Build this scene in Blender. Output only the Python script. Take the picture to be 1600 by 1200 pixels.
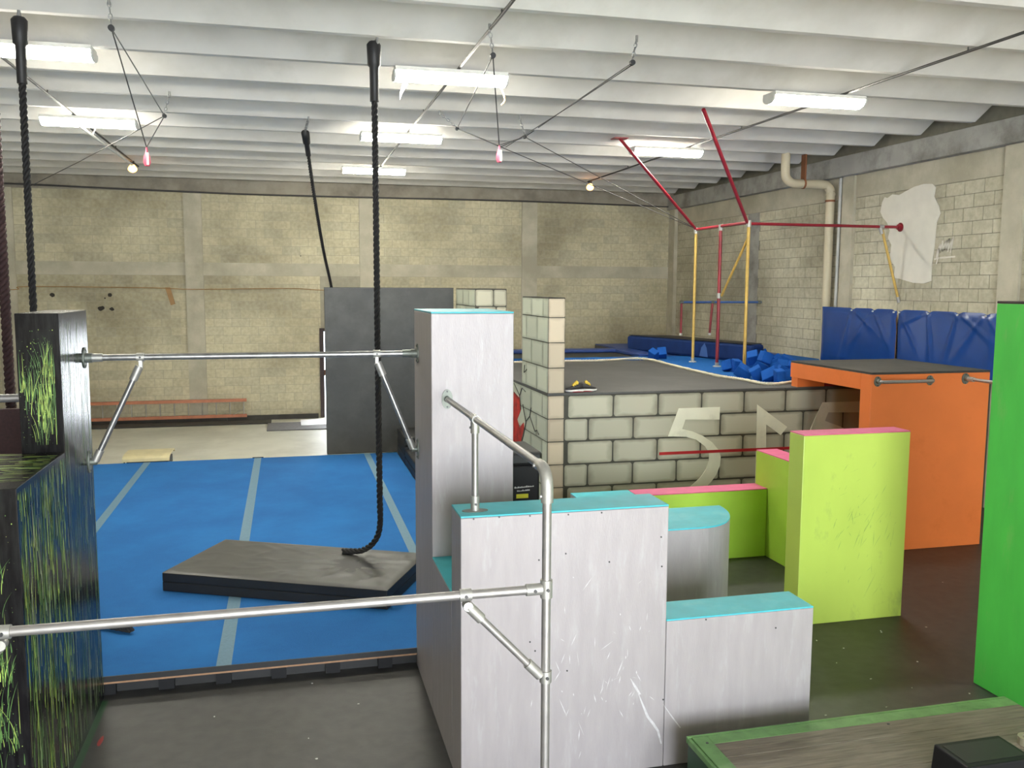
import bpy, bmesh, math, random
from mathutils import Vector, Matrix, noise

for o in list(bpy.data.objects):
    bpy.data.objects.remove(o)
SC = bpy.context.scene
COL = SC.collection
rnd = random.Random(7)

# ------------------------------------------------------------------ camera
# focal length in pixels of the 1600x1200 frame and the pose fitted from the room's straight edges
F = 1402.34
YAW, PIT, ROL = math.radians(14.0557), math.radians(6.2277), math.radians(0.2525)
EYE = Vector((0, 0, 3.25))
_fw = Vector((math.sin(YAW) * math.cos(PIT), math.cos(YAW) * math.cos(PIT), -math.sin(PIT)))
_rt = Vector((math.cos(YAW), -math.sin(YAW), 0))
_up = _rt.cross(_fw)
_r = _rt * math.cos(ROL) + _up * math.sin(ROL)
_u = -_rt * math.sin(ROL) + _up * math.cos(ROL)
cd = bpy.data.cameras.new('camera')
cd.sensor_width = 36.0
cd.lens = F / 1600 * 36.0
cd.clip_start = 0.05
cd.clip_end = 200
cam = bpy.data.objects.new('camera', cd)
COL.objects.link(cam)
cam.matrix_world = Matrix(((_r.x, _u.x, -_fw.x, EYE.x), (_r.y, _u.y, -_fw.y, EYE.y),
                           (_r.z, _u.z, -_fw.z, EYE.z), (0, 0, 0, 1)))
SC.camera = cam


def ray(px, py):
    return _r * ((px - 800) / F) - _u * ((py - 600) / F) + _fw


def at_z(px, py, z):
    d = ray(px, py); return EYE + d * ((z - EYE.z) / d.z)


def at_y(px, py, y):
    d = ray(px, py); return EYE + d * (y / d.y)


def at_x(px, py, x):
    d = ray(px, py); return EYE + d * (x / d.x)


# ------------------------------------------------------------------ world, daylight, exposure
w = bpy.data.worlds.new('overcast_daylight')
SC.world = w
w.use_nodes = True
w.node_tree.nodes['Background'].inputs[0].default_value = (0.80, 0.90, 1.0, 1)
w.node_tree.nodes['Background'].inputs[1].default_value = 3.0
SC.view_settings.view_transform = 'Standard'
SC.view_settings.look = 'None'
SC.view_settings.exposure = 0.9
SC.view_settings.gamma = 1.0
SC.view_settings.use_curve_mapping = False
LAMP = 58.0                                    # emission of the fluorescent covers


def area(name, loc, rot, sx, sy, power, col):
    l = bpy.data.lights.new(name, 'AREA')
    l.shape = 'RECTANGLE'; l.size = sx; l.size_y = sy; l.energy = power; l.color = col
    o = bpy.data.objects.new(name, l); COL.objects.link(o)
    o.location = loc; o.rotation_euler = rot
    return o


# daylight that comes in through the roll-up doorway in the wall behind the camera
area('daylight_roll_up_door', (1.8, -8.9, 2.8), (math.radians(90), 0, 0), 7.0, 5.4, 1250, (0.88, 0.94, 1.0))
# sunlight that falls through the same doorway onto the concrete behind the camera
sun = bpy.data.lights.new('sun', 'SUN'); sun.energy = 30.0; sun.angle = math.radians(0.6); sun.color = (1.0, 0.96, 0.90)
so = bpy.data.objects.new('sun', sun); COL.objects.link(so); so.location = (2, -20, 12)
so.rotation_euler = (math.radians(52), 0, math.radians(-6))
# daylight through the narrow door in the far wall
area('daylight_far_door', (1.35, 22.9, 1.1), (math.radians(-90), 0, 0), 0.9, 2.0, 60, (0.9, 0.95, 1.0))


# ------------------------------------------------------------------ materials
def nodes_of(m):
    nt = m.node_tree
    return nt.nodes, nt.links, nt.nodes['Principled BSDF']


def mat(name, col, rough=0.6, metal=0.0, var=0.12, scale=6.0, bump=0.0, bscale=40.0, stretch=None,
        spec=0.5, coords='Object', tint=None, tscale=1.2, tlo=0.45, thi=0.65, coat=0.0):
    """plain paint / cloth / concrete: two octaves of own-colour variation, optional stains and fine relief"""
    m = bpy.data.materials.new(name); m.use_nodes = True
    N, L, b = nodes_of(m)
    b.inputs['Roughness'].default_value = rough
    b.inputs['Metallic'].default_value = metal
    b.inputs['Specular IOR Level'].default_value = spec
    b.inputs['Coat Weight'].default_value = coat
    b.inputs['Coat Roughness'].default_value = 0.28
    tc = N.new('ShaderNodeTexCoord'); src = tc.outputs[coords]
    if coords == 'World':
        pass
    if stretch:
        mp = N.new('ShaderNodeMapping'); mp.inputs['Scale'].default_value = stretch
        L.new(src, mp.inputs[0]); src = mp.outputs[0]
    n1 = N.new('ShaderNodeTexNoise'); n1.inputs['Scale'].default_value = scale; n1.inputs['Detail'].default_value = 5
    L.new(src, n1.inputs['Vector'])
    r = N.new('ShaderNodeValToRGB')
    c = Vector(col)
    r.color_ramp.elements[0].position = 0.25; r.color_ramp.elements[1].position = 0.75
    lo = c * (1 - var); hi = c * (1 + var)
    r.color_ramp.elements[0].color = (*lo, 1); r.color_ramp.elements[1].color = (*hi, 1)
    L.new(n1.outputs['Fac'], r.inputs[0])
    out = r.outputs[0]
    if tint:
        n2 = N.new('ShaderNodeTexNoise'); n2.inputs['Scale'].default_value = tscale; n2.inputs['Detail'].default_value = 6
        n2.inputs['Roughness'].default_value = 0.65
        L.new(src, n2.inputs['Vector'])
        r2 = N.new('ShaderNodeValToRGB')
        r2.color_ramp.elements[0].position = tlo; r2.color_ramp.elements[1].position = thi
        L.new(n2.outputs['Fac'], r2.inputs[0])
        mx = N.new('ShaderNodeMix'); mx.data_type = 'RGBA'
        L.new(r2.outputs[0], mx.inputs[0]); L.new(out, mx.inputs[6])
        mx.inputs[7].default_value = (*tint, 1)
        out = mx.outputs[2]
    L.new(out, b.inputs['Base Color'])
    if bump:
        n3 = N.new('ShaderNodeTexNoise'); n3.inputs['Scale'].default_value = bscale; n3.inputs['Detail'].default_value = 4
        L.new(src, n3.inputs['Vector'])
        bp = N.new('ShaderNodeBump'); bp.inputs['Strength'].default_value = bump; bp.inputs['Distance'].default_value = 0.01
        L.new(n3.outputs['Fac'], bp.inputs['Height']); L.new(bp.outputs[0], b.inputs['Normal'])
    return m


def block_mat(name, cols, rough=0.85, worldstain=None):
    """concrete block: every block its own shade (object random + island random), grain and large stains"""
    m = bpy.data.materials.new(name); m.use_nodes = True
    N, L, b = nodes_of(m)
    b.inputs['Roughness'].default_value = rough
    b.inputs['Specular IOR Level'].default_value = 0.25
    oi = N.new('ShaderNodeObjectInfo'); ge = N.new('ShaderNodeNewGeometry')
    ad = N.new('ShaderNodeMath'); ad.operation = 'ADD'
    L.new(oi.outputs['Random'], ad.inputs[0]); L.new(ge.outputs['Random Per Island'], ad.inputs[1])
    fr = N.new('ShaderNodeMath'); fr.operation = 'FRACT'; L.new(ad.outputs[0], fr.inputs[0])
    r = N.new('ShaderNodeValToRGB')
    el = r.color_ramp.elements
    el[0].position = 0.0; el[0].color = (*cols[0], 1); el[1].position = 1.0; el[1].color = (*cols[-1], 1)
    for i, c in enumerate(cols[1:-1]):
        e = el.new((i + 1) / (len(cols) - 1)); e.color = (*c, 1)
    L.new(fr.outputs[0], r.inputs[0])
    n1 = N.new('ShaderNodeTexNoise'); n1.inputs['Scale'].default_value = 0.55; n1.inputs['Detail'].default_value = 5
    L.new(ge.outputs['Position'], n1.inputs['Vector'])
    r1 = N.new('ShaderNodeValToRGB')
    r1.color_ramp.elements[0].position = 0.33; r1.color_ramp.elements[0].color = (0.62, 0.60, 0.56, 1)
    r1.color_ramp.elements[1].position = 0.62; r1.color_ramp.elements[1].color = (1.08, 1.07, 1.02, 1)
    L.new(n1.outputs['Fac'], r1.inputs[0])
    mx = N.new('ShaderNodeMix'); mx.data_type = 'RGBA'; mx.blend_type = 'MULTIPLY'; mx.inputs[0].default_value = 1
    L.new(r.outputs[0], mx.inputs[6]); L.new(r1.outputs[0], mx.inputs[7])
    n2 = N.new('ShaderNodeTexNoise'); n2.inputs['Scale'].default_value = 14; n2.inputs['Detail'].default_value = 4
    L.new(ge.outputs['Position'], n2.inputs['Vector'])
    r2 = N.new('ShaderNodeValToRGB')
    r2.color_ramp.elements[0].position = 0.3; r2.color_ramp.elements[0].color = (0.84, 0.83, 0.8, 1)
    r2.color_ramp.elements[1].position = 0.7; r2.color_ramp.elements[1].color = (1.06, 1.06, 1.05, 1)
    L.new(n2.outputs['Fac'], r2.inputs[0])
    mx2 = N.new('ShaderNodeMix'); mx2.data_type = 'RGBA'; mx2.blend_type = 'MULTIPLY'; mx2.inputs[0].default_value = 1
    L.new(mx.outputs[2], mx2.inputs[6]); L.new(r2.outputs[0], mx2.inputs[7])
    L.new(mx2.outputs[2], b.inputs['Base Color'])
    return m


def mural_mat(name, col, edge):
    """airbrushed stone of the mural: paint darkens towards the painted outline of each stone (Generated = one stone)"""
    m = bpy.data.materials.new(name); m.use_nodes = True
    N, L, b = nodes_of(m)
    b.inputs['Roughness'].default_value = 0.55
    tc = N.new('ShaderNodeTexCoord'); sp = N.new('ShaderNodeSeparateXYZ'); L.new(tc.outputs['UV'], sp.inputs[0])
    fac = None
    for k in (0, 1):
        a = N.new('ShaderNodeMath'); a.operation = 'SUBTRACT'; a.inputs[1].default_value = 0.5; L.new(sp.outputs[k], a.inputs[0])
        ab = N.new('ShaderNodeMath'); ab.operation = 'ABSOLUTE'; L.new(a.outputs[0], ab.inputs[0])
        if fac is None:
            fac = ab
        else:
            mxm = N.new('ShaderNodeMath'); mxm.operation = 'MAXIMUM'
            L.new(fac.outputs[0], mxm.inputs[0]); L.new(ab.outputs[0], mxm.inputs[1]); fac = mxm
    n = N.new('ShaderNodeTexNoise'); n.inputs['Scale'].default_value = 5; n.inputs['Detail'].default_value = 5
    ge = N.new('ShaderNodeNewGeometry'); L.new(ge.outputs['Position'], n.inputs['Vector'])
    ma = N.new('ShaderNodeMath'); ma.operation = 'MULTIPLY_ADD'; ma.inputs[1].default_value = 0.22; ma.inputs[2].default_value = -0.11
    L.new(n.outputs['Fac'], ma.inputs[0])
    ad = N.new('ShaderNodeMath'); ad.operation = 'ADD'; L.new(fac.outputs[0], ad.inputs[0]); L.new(ma.outputs[0], ad.inputs[1])
    r = N.new('ShaderNodeValToRGB')
    r.color_ramp.elements[0].position = 0.36; r.color_ramp.elements[0].color = (*col, 1)
    r.color_ramp.elements[1].position = 0.53; r.color_ramp.elements[1].color = (*edge, 1)
    L.new(ad.outputs[0], r.inputs[0])
    oi = N.new('ShaderNodeObjectInfo')
    hs = N.new('ShaderNodeHueSaturation'); mr = N.new('ShaderNodeMapRange')
    mr.inputs[3].default_value = 0.86; mr.inputs[4].default_value = 1.12
    L.new(oi.outputs['Random'], mr.inputs[0]); L.new(mr.outputs[0], hs.inputs['Value'])
    L.new(r.outputs[0], hs.inputs['Color']); L.new(hs.outputs[0], b.inputs['Base Color'])
    return m


def emit(name, col, s):
    m = bpy.data.materials.new(name); m.use_nodes = True
    N, L, b = nodes_of(m)
    b.inputs['Base Color'].default_value = (0.9, 0.9, 0.88, 1)
    b.inputs['Emission Color'].default_value = (*col, 1)
    b.inputs['Emission Strength'].default_value = s
    return m


M = {}
M['concrete_ceiling'] = mat('painted_concrete_ceiling', (0.63, 0.605, 0.56), 0.8, var=0.08, scale=2.0, tint=(0.53, 0.505, 0.45), tscale=0.8, tlo=0.5, thi=0.75)
M['concrete'] = mat('bare_concrete', (0.48, 0.445, 0.345), 0.85, var=0.12, scale=3, tint=(0.37, 0.34, 0.255), tscale=0.9, bump=0.15, bscale=30)
M['concrete_grey'] = mat('grey_concrete_beam', (0.36, 0.35, 0.32), 0.85, var=0.12, scale=3, tint=(0.2, 0.19, 0.17), tscale=1.4)
M['concrete_dim'] = mat('stained_concrete_beam', (0.31, 0.28, 0.225), 0.85, var=0.14, scale=3, tint=(0.20, 0.175, 0.14), tscale=1.2)
M['mortar'] = mat('mortar', (0.24, 0.225, 0.175), 0.9, var=0.1, scale=10)
M['mortar_far'] = mat('mortar_pale', (0.35, 0.325, 0.25), 0.9, var=0.1, scale=10)
M['block_far'] = block_mat('concrete_block_far', [(0.50, 0.46, 0.34), (0.56, 0.52, 0.39), (0.525, 0.485, 0.36), (0.48, 0.45, 0.35), (0.545, 0.505, 0.375)])
M['block_right'] = block_mat('concrete_block_right', [(0.57, 0.545, 0.445), (0.61, 0.585, 0.48), (0.54, 0.515, 0.415), (0.59, 0.565, 0.46)])
M['floor'] = mat('worn_concrete_floor', (0.55, 0.54, 0.46), 0.55, var=0.10, scale=1.5, tint=(0.45, 0.44, 0.37), tscale=0.7)
M['rubber'] = mat('black_rubber_floor', (0.034, 0.032, 0.029), 0.45, var=0.35, scale=9, tint=(0.058, 0.054, 0.049), tscale=2.2, tlo=0.55, thi=0.8, bump=0.2, bscale=160)
M['rubber_top'] = mat('dark_rubber_sheet', (0.036, 0.034, 0.031), 0.6, var=0.25, scale=30, tint=(0.06, 0.056, 0.05), tscale=2.5)
M['bed'] = mat('grey_woven_bed', (0.062, 0.061, 0.058), 0.6, var=0.12, scale=60, tint=(0.085, 0.084, 0.08), tscale=1.2)
M['carpet'] = mat('blue_carpet', (0.026, 0.125, 0.34), 0.95, var=0.22, scale=130, tint=(0.03, 0.16, 0.42), tscale=0.9, tlo=0.4, thi=0.7, spec=0.1, bump=0.25, bscale=220)
M['tape'] = mat('grey_blue_tape', (0.115, 0.21, 0.28), 0.7, var=0.1, scale=40)
M['silver'] = mat('silver_paint', (0.36, 0.328, 0.333), 0.5, metal=0.18, var=0.07, scale=3.0, tint=(0.42, 0.40, 0.41), tscale=3.2, tlo=0.56, thi=0.78, bump=0.12, bscale=26, stretch=(6, 6, 1.0))
M['cyan'] = mat('cyan_paint', (0.055, 0.47, 0.55), 0.5, var=0.1, scale=6, tint=(0.16, 0.56, 0.60), tscale=2.2, tlo=0.55, thi=0.8)
M['lime'] = mat('lime_paint', (0.46, 0.60, 0.10), 0.35, var=0.06, scale=2.5, tint=(0.22, 0.30, 0.09), tscale=2.6, tlo=0.60, thi=0.85, stretch=(1, 1, 0.55))
M['lime_plain'] = mat('lime_paint_clean', (0.46, 0.72, 0.08), 0.45, var=0.06, scale=3)
M['pink'] = mat('pink_paint', (0.66, 0.12, 0.26), 0.5, var=0.08, scale=6)
M['orange'] = mat('orange_paint', (0.80, 0.20, 0.045), 0.42, var=0.05, scale=3, tint=(0.6, 0.13, 0.02), tscale=1.5, tlo=0.58, thi=0.9)
M['dark_red'] = mat('dark_red_paint', (0.30, 0.015, 0.012), 0.5)
M['green'] = mat('bright_green_paint', (0.085, 0.56, 0.075), 0.42, var=0.08, scale=4, tint=(0.22, 0.52, 0.13), tscale=3, tlo=0.6, thi=0.85, stretch=(2, 2, 0.6))
M['green_old'] = mat('worn_green_paint', (0.13, 0.27, 0.085), 0.55, var=0.25, scale=12, tint=(0.055, 0.12, 0.035), tscale=6, tlo=0.5, thi=0.75)
M['green_deep'] = mat('deep_green_paint', (0.012, 0.055, 0.018), 0.45)
M['wood_grey'] = mat('weathered_plywood', (0.155, 0.125, 0.095), 0.65, var=0.35, scale=9, stretch=(0.5, 5, 5), tint=(0.24, 0.205, 0.16), tscale=3, tlo=0.5, thi=0.75)
M['black_gloss'] = mat('gloss_black_paint', (0.009, 0.008, 0.009), 0.22, var=0.4, scale=10, spec=0.2, tint=(0.018, 0.018, 0.018), tscale=5, stretch=(4, 4, 0.6), bump=0.06, bscale=18)
M['black_wall'] = mat('charcoal_paint', (0.045, 0.046, 0.044), 0.5, var=0.3, scale=2.0, tint=(0.07, 0.071, 0.067), tscale=1.3)
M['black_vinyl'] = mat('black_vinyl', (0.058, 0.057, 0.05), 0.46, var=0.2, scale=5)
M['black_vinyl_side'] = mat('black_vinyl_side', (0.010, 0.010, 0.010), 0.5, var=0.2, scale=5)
M['black_plastic'] = mat('black_plastic', (0.009, 0.009, 0.010), 0.5, spec=0.25)
M['navy'] = mat('navy_mat_cover', (0.009, 0.028, 0.115), 0.75, var=0.2, scale=5, spec=0.2)
M['vinyl_blue'] = mat('blue_vinyl_pad', (0.012, 0.052, 0.22), 0.28, var=0.15, scale=3)
M['foam'] = mat('blue_foam', (0.012, 0.082, 0.34), 0.9, var=0.15, scale=8, spec=0.1)
M['pit_blue'] = mat('blue_deck_carpet', (0.016, 0.105, 0.34), 0.9, var=0.15, scale=20, spec=0.1)
M['pad_navy'] = mat('trampoline_pad', (0.01, 0.04, 0.19), 0.5)
M['steel'] = mat('galvanised_pipe', (0.35, 0.335, 0.325), 0.46, metal=0.7, var=0.12, scale=14, tint=(0.33, 0.30, 0.28), tscale=5, tlo=0.5, thi=0.8)
M['steel_worn'] = mat('worn_steel_bar', (0.30, 0.295, 0.29), 0.36, metal=0.75, var=0.25, scale=20)
M['fitting'] = mat('galvanised_fitting', (0.42, 0.41, 0.385), 0.5, metal=0.7, var=0.12, scale=20)
M['flange_green'] = mat('dull_flange', (0.19, 0.205, 0.18), 0.5, metal=0.6, var=0.2, scale=20)
M['screw'] = mat('screw_dark', (0.05, 0.05, 0.05), 0.4, metal=0.5)
M['rope'] = mat('black_rope', (0.009, 0.008, 0.008), 0.75, var=0.3, scale=60)
M['rope_wrap'] = mat('black_tape_wrap', (0.012, 0.011, 0.012), 0.55)
M['rope_red'] = mat('maroon_rope', (0.035, 0.014, 0.014), 0.8, var=0.3, scale=40)
M['chain'] = mat('zinc_chain', (0.30, 0.295, 0.285), 0.4, metal=0.7)
M['cable'] = mat('thin_dark_cable', (0.06, 0.055, 0.05), 0.6)
M['conduit'] = mat('grey_conduit', (0.05, 0.046, 0.042), 0.6)
M['red_pole'] = mat('red_painted_pole', (0.23, 0.012, 0.022), 0.35, var=0.12, scale=12)
M['yellow_pole'] = mat('mustard_painted_pole', (0.52, 0.34, 0.075), 0.4, var=0.12, scale=12)
M['blue_pole'] = mat('blue_painted_bar', (0.05, 0.12, 0.33), 0.4)
M['white_paint'] = mat('white_patch_paint', (0.66, 0.63, 0.55), 0.7, var=0.06, scale=4)
M['white_rope'] = mat('cream_rope', (0.56, 0.52, 0.40), 0.8, var=0.15, scale=30)
M['cream'] = mat('cream_vinyl', (0.60, 0.53, 0.31), 0.5)
M['pvc'] = mat('cream_drain_pipe', (0.50, 0.44, 0.31), 0.5, var=0.1, scale=3, tint=(0.35, 0.28, 0.17), tscale=3, tlo=0.6, thi=0.9)
M['rust'] = mat('rusty_strap', (0.20, 0.075, 0.03), 0.8)
M['galv_conduit'] = mat('pale_conduit', (0.42, 0.42, 0.40), 0.5)
M['ladder_orange'] = mat('orange_fibreglass', (0.46, 0.17, 0.085), 0.5, var=0.15, scale=8)
M['alu'] = mat('aluminium_rung', (0.42, 0.40, 0.34), 0.45, metal=0.5)
M['dark_strip'] = mat('dark_skirting', (0.045, 0.042, 0.036), 0.7, var=0.3, scale=4)
M['ply_edge'] = mat('plywood_edge', (0.34, 0.19, 0.10), 0.6, var=0.2, scale=20)
M['mural_base'] = mat('mural_mortar_paint', (0.055, 0.052, 0.038), 0.6, var=0.25, scale=5)
M['mural'] = mural_mat('mural_stone_paint', (0.47, 0.455, 0.35), (0.25, 0.235, 0.17))
M['mural_warm'] = mural_mat('mural_stone_warm', (0.58, 0.49, 0.36), (0.43, 0.345, 0.245))
M['mural_pale'] = mural_mat('mural_stone_pale', (0.50, 0.525, 0.41), (0.33, 0.345, 0.26))
M['number'] = mat('off_white_number_paint', (0.74, 0.73, 0.58), 0.5, var=0.06, scale=5, tint=(0.56, 0.54, 0.43), tscale=3, tlo=0.55, thi=0.8)
M['red_line'] = mat('red_stripe_paint', (0.40, 0.010, 0.016), 0.45)
M['red_mural'] = mat('red_mural_paint', (0.55, 0.035, 0.02), 0.5, var=0.35, scale=6, tint=(0.08, 0.005, 0.005), tscale=4)
M['crack'] = mat('black_crack_paint', (0.02, 0.02, 0.017), 0.6)
M['grass_a'] = mat('grass_paint_lime', (0.46, 0.62, 0.12), 0.5, var=0.35, scale=12)
M['grass_b'] = mat('grass_paint_green', (0.10, 0.22, 0.05), 0.5, var=0.35, scale=12)
M['grass_c'] = mat('grass_paint_pale', (0.44, 0.50, 0.33), 0.5, var=0.25, scale=12)
M['lamp'] = emit('fluorescent_cover', (1.0, 0.965, 0.84), LAMP)
M['bulb'] = emit('sodium_bulb', (1.0, 0.40, 0.08), 4.5)
M['white_metal'] = mat('white_enamel', (0.62, 0.61, 0.57), 0.4)
M['pink_tag'] = mat('pink_handle', (0.72, 0.10, 0.16), 0.5)
M['yellow_label'] = mat('yellow_label', (0.62, 0.60, 0.02), 0.5)
M['white_print'] = mat('white_print', (0.55, 0.55, 0.55), 0.6)
M['grey_mat'] = mat('grey_floor_mat', (0.15, 0.145, 0.15), 0.8, var=0.15, scale=20)
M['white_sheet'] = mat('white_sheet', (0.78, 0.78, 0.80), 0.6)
M['door_frame'] = mat('dark_door_frame', (0.035, 0.018, 0.016), 0.5)
M['shoe_black'] = mat('shoe_black', (0.02, 0.018, 0.018), 0.5)
M['shoe_white'] = mat('shoe_white', (0.62, 0.60, 0.58), 0.5)
M['shoe_red'] = mat('shoe_red', (0.36, 0.025, 0.035), 0.45)
M['shoe_yellow'] = mat('shoe_yellow', (0.62, 0.44, 0.045), 0.5)
M['brown_board'] = mat('brown_board', (0.32, 0.185, 0.07), 0.6)
M['chip'] = mat('pale_paint_chip', (0.55, 0.53, 0.50), 0.7)
M['scuff'] = mat('rubbed_silver', (0.58, 0.565, 0.575), 0.5, metal=0.2, var=0.15, scale=40)
M['beige_tape'] = mat('beige_tape', (0.30, 0.27, 0.18), 0.6)
M['hole'] = mat('broken_hole', (0.03, 0.026, 0.02), 0.9)
M['strap'] = mat('pale_orange_strap', (0.62, 0.42, 0.25), 0.6)


# ------------------------------------------------------------------ mesh helpers
class B:
    """collects geometry in world coordinates; .obj() links it as ONE mesh object"""

    def __init__(s):
        s.v = []; s.f = []; s.smooth = []

    def add(s, vs, fs, smooth=False):
        n = len(s.v)
        s.v += [tuple(v) for v in vs]
        s.f += [tuple(i + n for i in f) for f in fs]
        s.smooth += [smooth] * len(fs)
        return s

    def box(s, lo, hi):
        x0, y0, z0 = lo; x1, y1, z1 = hi
        return s.add([(x0, y0, z0), (x1, y0, z0), (x1, y1, z0), (x0, y1, z0), (x0, y0, z1), (x1, y0, z1), (x1, y1, z1), (x0, y1, z1)],
                     [(0, 3, 2, 1), (4, 5, 6, 7), (0, 1, 5, 4), (1, 2, 6, 5), (2, 3, 7, 6), (3, 0, 4, 7)])

    def bbox(s, lo, hi, e):
        """box with chamfered edges"""
        bm = bmesh.new()
        bmesh.ops.create_cube(bm, size=1)
        c = [(a + b) / 2 for a, b in zip(lo, hi)]; d = [b - a for a, b in zip(lo, hi)]
        for v in bm.verts:
            v.co = Vector((c[0] + v.co.x * d[0], c[1] + v.co.y * d[1], c[2] + v.co.z * d[2]))
        bmesh.ops.bevel(bm, geom=bm.edges[:], offset=e, segments=2, affect='EDGES', profile=0.5)
        bm.verts.index_update()
        s.add([v.co.copy() for v in bm.verts], [[v.index for v in f.verts] for f in bm.faces])
        bm.free(); return s

    def prism(s, pts, lo, hi, axis):
        """polygon pts (2D) extruded along axis between lo and hi; for 'x' pts=(y,z), 'y' pts=(x,z), 'z' pts=(x,y)"""
        def P(p, t):
            return {'x': (t, p[0], p[1]), 'y': (p[0], t, p[1]), 'z': (p[0], p[1], t)}[axis]
        n = len(pts)
        vs = [P(p, lo) for p in pts] + [P(p, hi) for p in pts]
        fs = [tuple(range(n))[::-1], tuple(range(n, 2 * n))] + [(i, (i + 1) % n, n + (i + 1) % n, n + i) for i in range(n)]
        return s.add(vs, fs)

    def tube(s, path, rad, seg=12, cap=True):
        path = [Vector(p) for p in path]
        rads = rad if isinstance(rad, (list, tuple)) else [rad] * len(path)
        t0 = (path[1] - path[0]).normalized()
        ref = Vector((0, 0, 1)) if abs(t0.z) < 0.9 else Vector((1, 0, 0))
        n = t0.cross(ref).normalized()
        vs = []; fs = []
        for i, p in enumerate(path):
            a = path[max(i - 1, 0)]; c = path[min(i + 1, len(path) - 1)]
            t = (c - a).normalized()
            n = (n - t * n.dot(t)).normalized(); b = t.cross(n)
            for k in range(seg):
                an = 2 * math.pi * k / seg
                vs.append(p + (n * math.cos(an) + b * math.sin(an)) * rads[i])
        for i in range(len(path) - 1):
            for k in range(seg):
                fs.append((i * seg + k, i * seg + (k + 1) % seg, (i + 1) * seg + (k + 1) % seg, (i + 1) * seg + k))
        s.add(vs, fs, True)
        if cap:
            m = len(path) - 1
            s.add(vs[:seg], [tuple(range(seg))[::-1]]); s.add(vs[m * seg:], [tuple(range(seg))])
        return s

    def cyl(s, a, b, r, seg=14):
        return s.tube([a, b], r, seg)

    def obj(s, name, m, parent=None, bevel=0):
        me = bpy.data.meshes.new(name)
        if parent is not None:
            org = parent_loc(parent)
        else:
            xs = list(zip(*s.v))
            org = Vector(((min(xs[0]) + max(xs[0])) / 2, (min(xs[1]) + max(xs[1])) / 2, min(xs[2])))
        me.from_pydata([Vector(v) - org for v in s.v], [], s.f)
        me.polygons.foreach_set('use_smooth', s.smooth)
        me.materials.append(m if not isinstance(m, str) else M[m])
        me.update()
        o = bpy.data.objects.new(name, me); COL.objects.link(o)
        if parent is not None:
            o.parent = parent
        else:
            o.location = org
        if bevel:
            b = o.modifiers.new('edge', 'BEVEL'); b.width = bevel; b.segments = 2; b.limit_method = 'ANGLE'
        return o


def parent_loc(p):
    l = Vector((0, 0, 0))
    while p is not None:
        l += p.location; p = p.parent
    return l


def tag(o, label, cat, group=None):
    o['label'] = label; o['category'] = cat
    if group: o['group'] = group
    return o


def thing(name, label, cat, loc, group=None):
    o = bpy.data.objects.new(name, None); COL.objects.link(o); o.location = loc
    o.empty_display_size = 0.2
    return tag(o, label, cat, group)


def struct(o):
    o['kind'] = 'structure'; return o


def stuff(o):
    o['kind'] = 'stuff'; return o


def part_label(o, t):
    o['label'] = t; return o


def flange(parent, c, axis, r=0.05, m='flange_green', name='flange', oval=1.25):
    """oval base plate with socket collar and two screws; axis = outward normal as vector"""
    a = Vector(axis); c = Vector(c)
    n = Vector((0, 0, 1)) if abs(a.z) < 0.5 else Vector((1, 0, 0))
    t = a.cross(n)
    vs = []; fs = []; S = 20
    for d in (0, 0.008):
        for k in range(S):
            an = 2 * math.pi * k / S
            vs.append(c + a * d + n * math.cos(an) * r * oval + t * math.sin(an) * r)
    fs = [tuple(range(S))[::-1], tuple(range(S, 2 * S))] + [(k, (k + 1) % S, S + (k + 1) % S, S + k) for k in range(S)]
    b = B().add(vs, fs); b.cyl(c, c + a * 0.055, r * 0.58, 16)
    o = b.obj(name, m, parent)
    for sg in (1, -1):
        q = c + n * sg * r * oval * 0.78
        B().cyl(q + a * 0.007, q + a * 0.013, 0.007, 8).obj('screw', 'screw', o)
    return o


def collar(parent, c, axis, r, length, name='clamp', m='fitting', screw=None):
    a = Vector(axis).normalized(); c = Vector(c)
    b = B().cyl(c - a * length / 2, c + a * length / 2, r, 16)
    o = b.obj(name, m, parent)
    if screw:
        s = Vector(screw)
        B().cyl(c + s * (r - 0.001), c + s * (r + 0.006), 0.008, 8).obj('set_screw', 'screw', o)
    return o


def wobble_poly(cx, cy, rx, ry, n, amp, seed):
    r = random.Random(seed); out = []
    for k in range(n):
        an = 2 * math.pi * k / n
        q = 1 + r.uniform(-amp, amp)
        out.append((cx + math.cos(an) * rx * q, cy + math.sin(an) * ry * q))
    return out


def helix(path, r, rs, pitch, strands=3, sides=5, step=0.02):
    """twisted rope along a path"""
    path = [Vector(p) for p in path]
    pts = [path[0]]
    for a, b in zip(path, path[1:]):
        n = max(1, int((b - a).length / step))
        pts += [a.lerp(b, (i + 1) / n) for i in range(n)]
    t0 = (pts[1] - pts[0]).normalized()
    nrm = t0.cross(Vector((1, 0, 0)) if abs(t0.x) < .9 else Vector((0, 1, 0))).normalized()
    lines = [[] for _ in range(strands)]; L = 0
    for i, p in enumerate(pts):
        t = (pts[min(i + 1, len(pts) - 1)] - pts[max(i - 1, 0)]).normalized()
        nrm = (nrm - t * nrm.dot(t)).normalized(); bi = t.cross(nrm)
        if i: L += (p - pts[i - 1]).length
        for s in range(strands):
            a = 2 * math.pi * (L / pitch + s / strands)
            lines[s].append(p + (nrm * math.cos(a) + bi * math.sin(a)) * r)
    b = B()
    for l in lines:
        b.tube(l, rs, sides)
    return b


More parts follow.
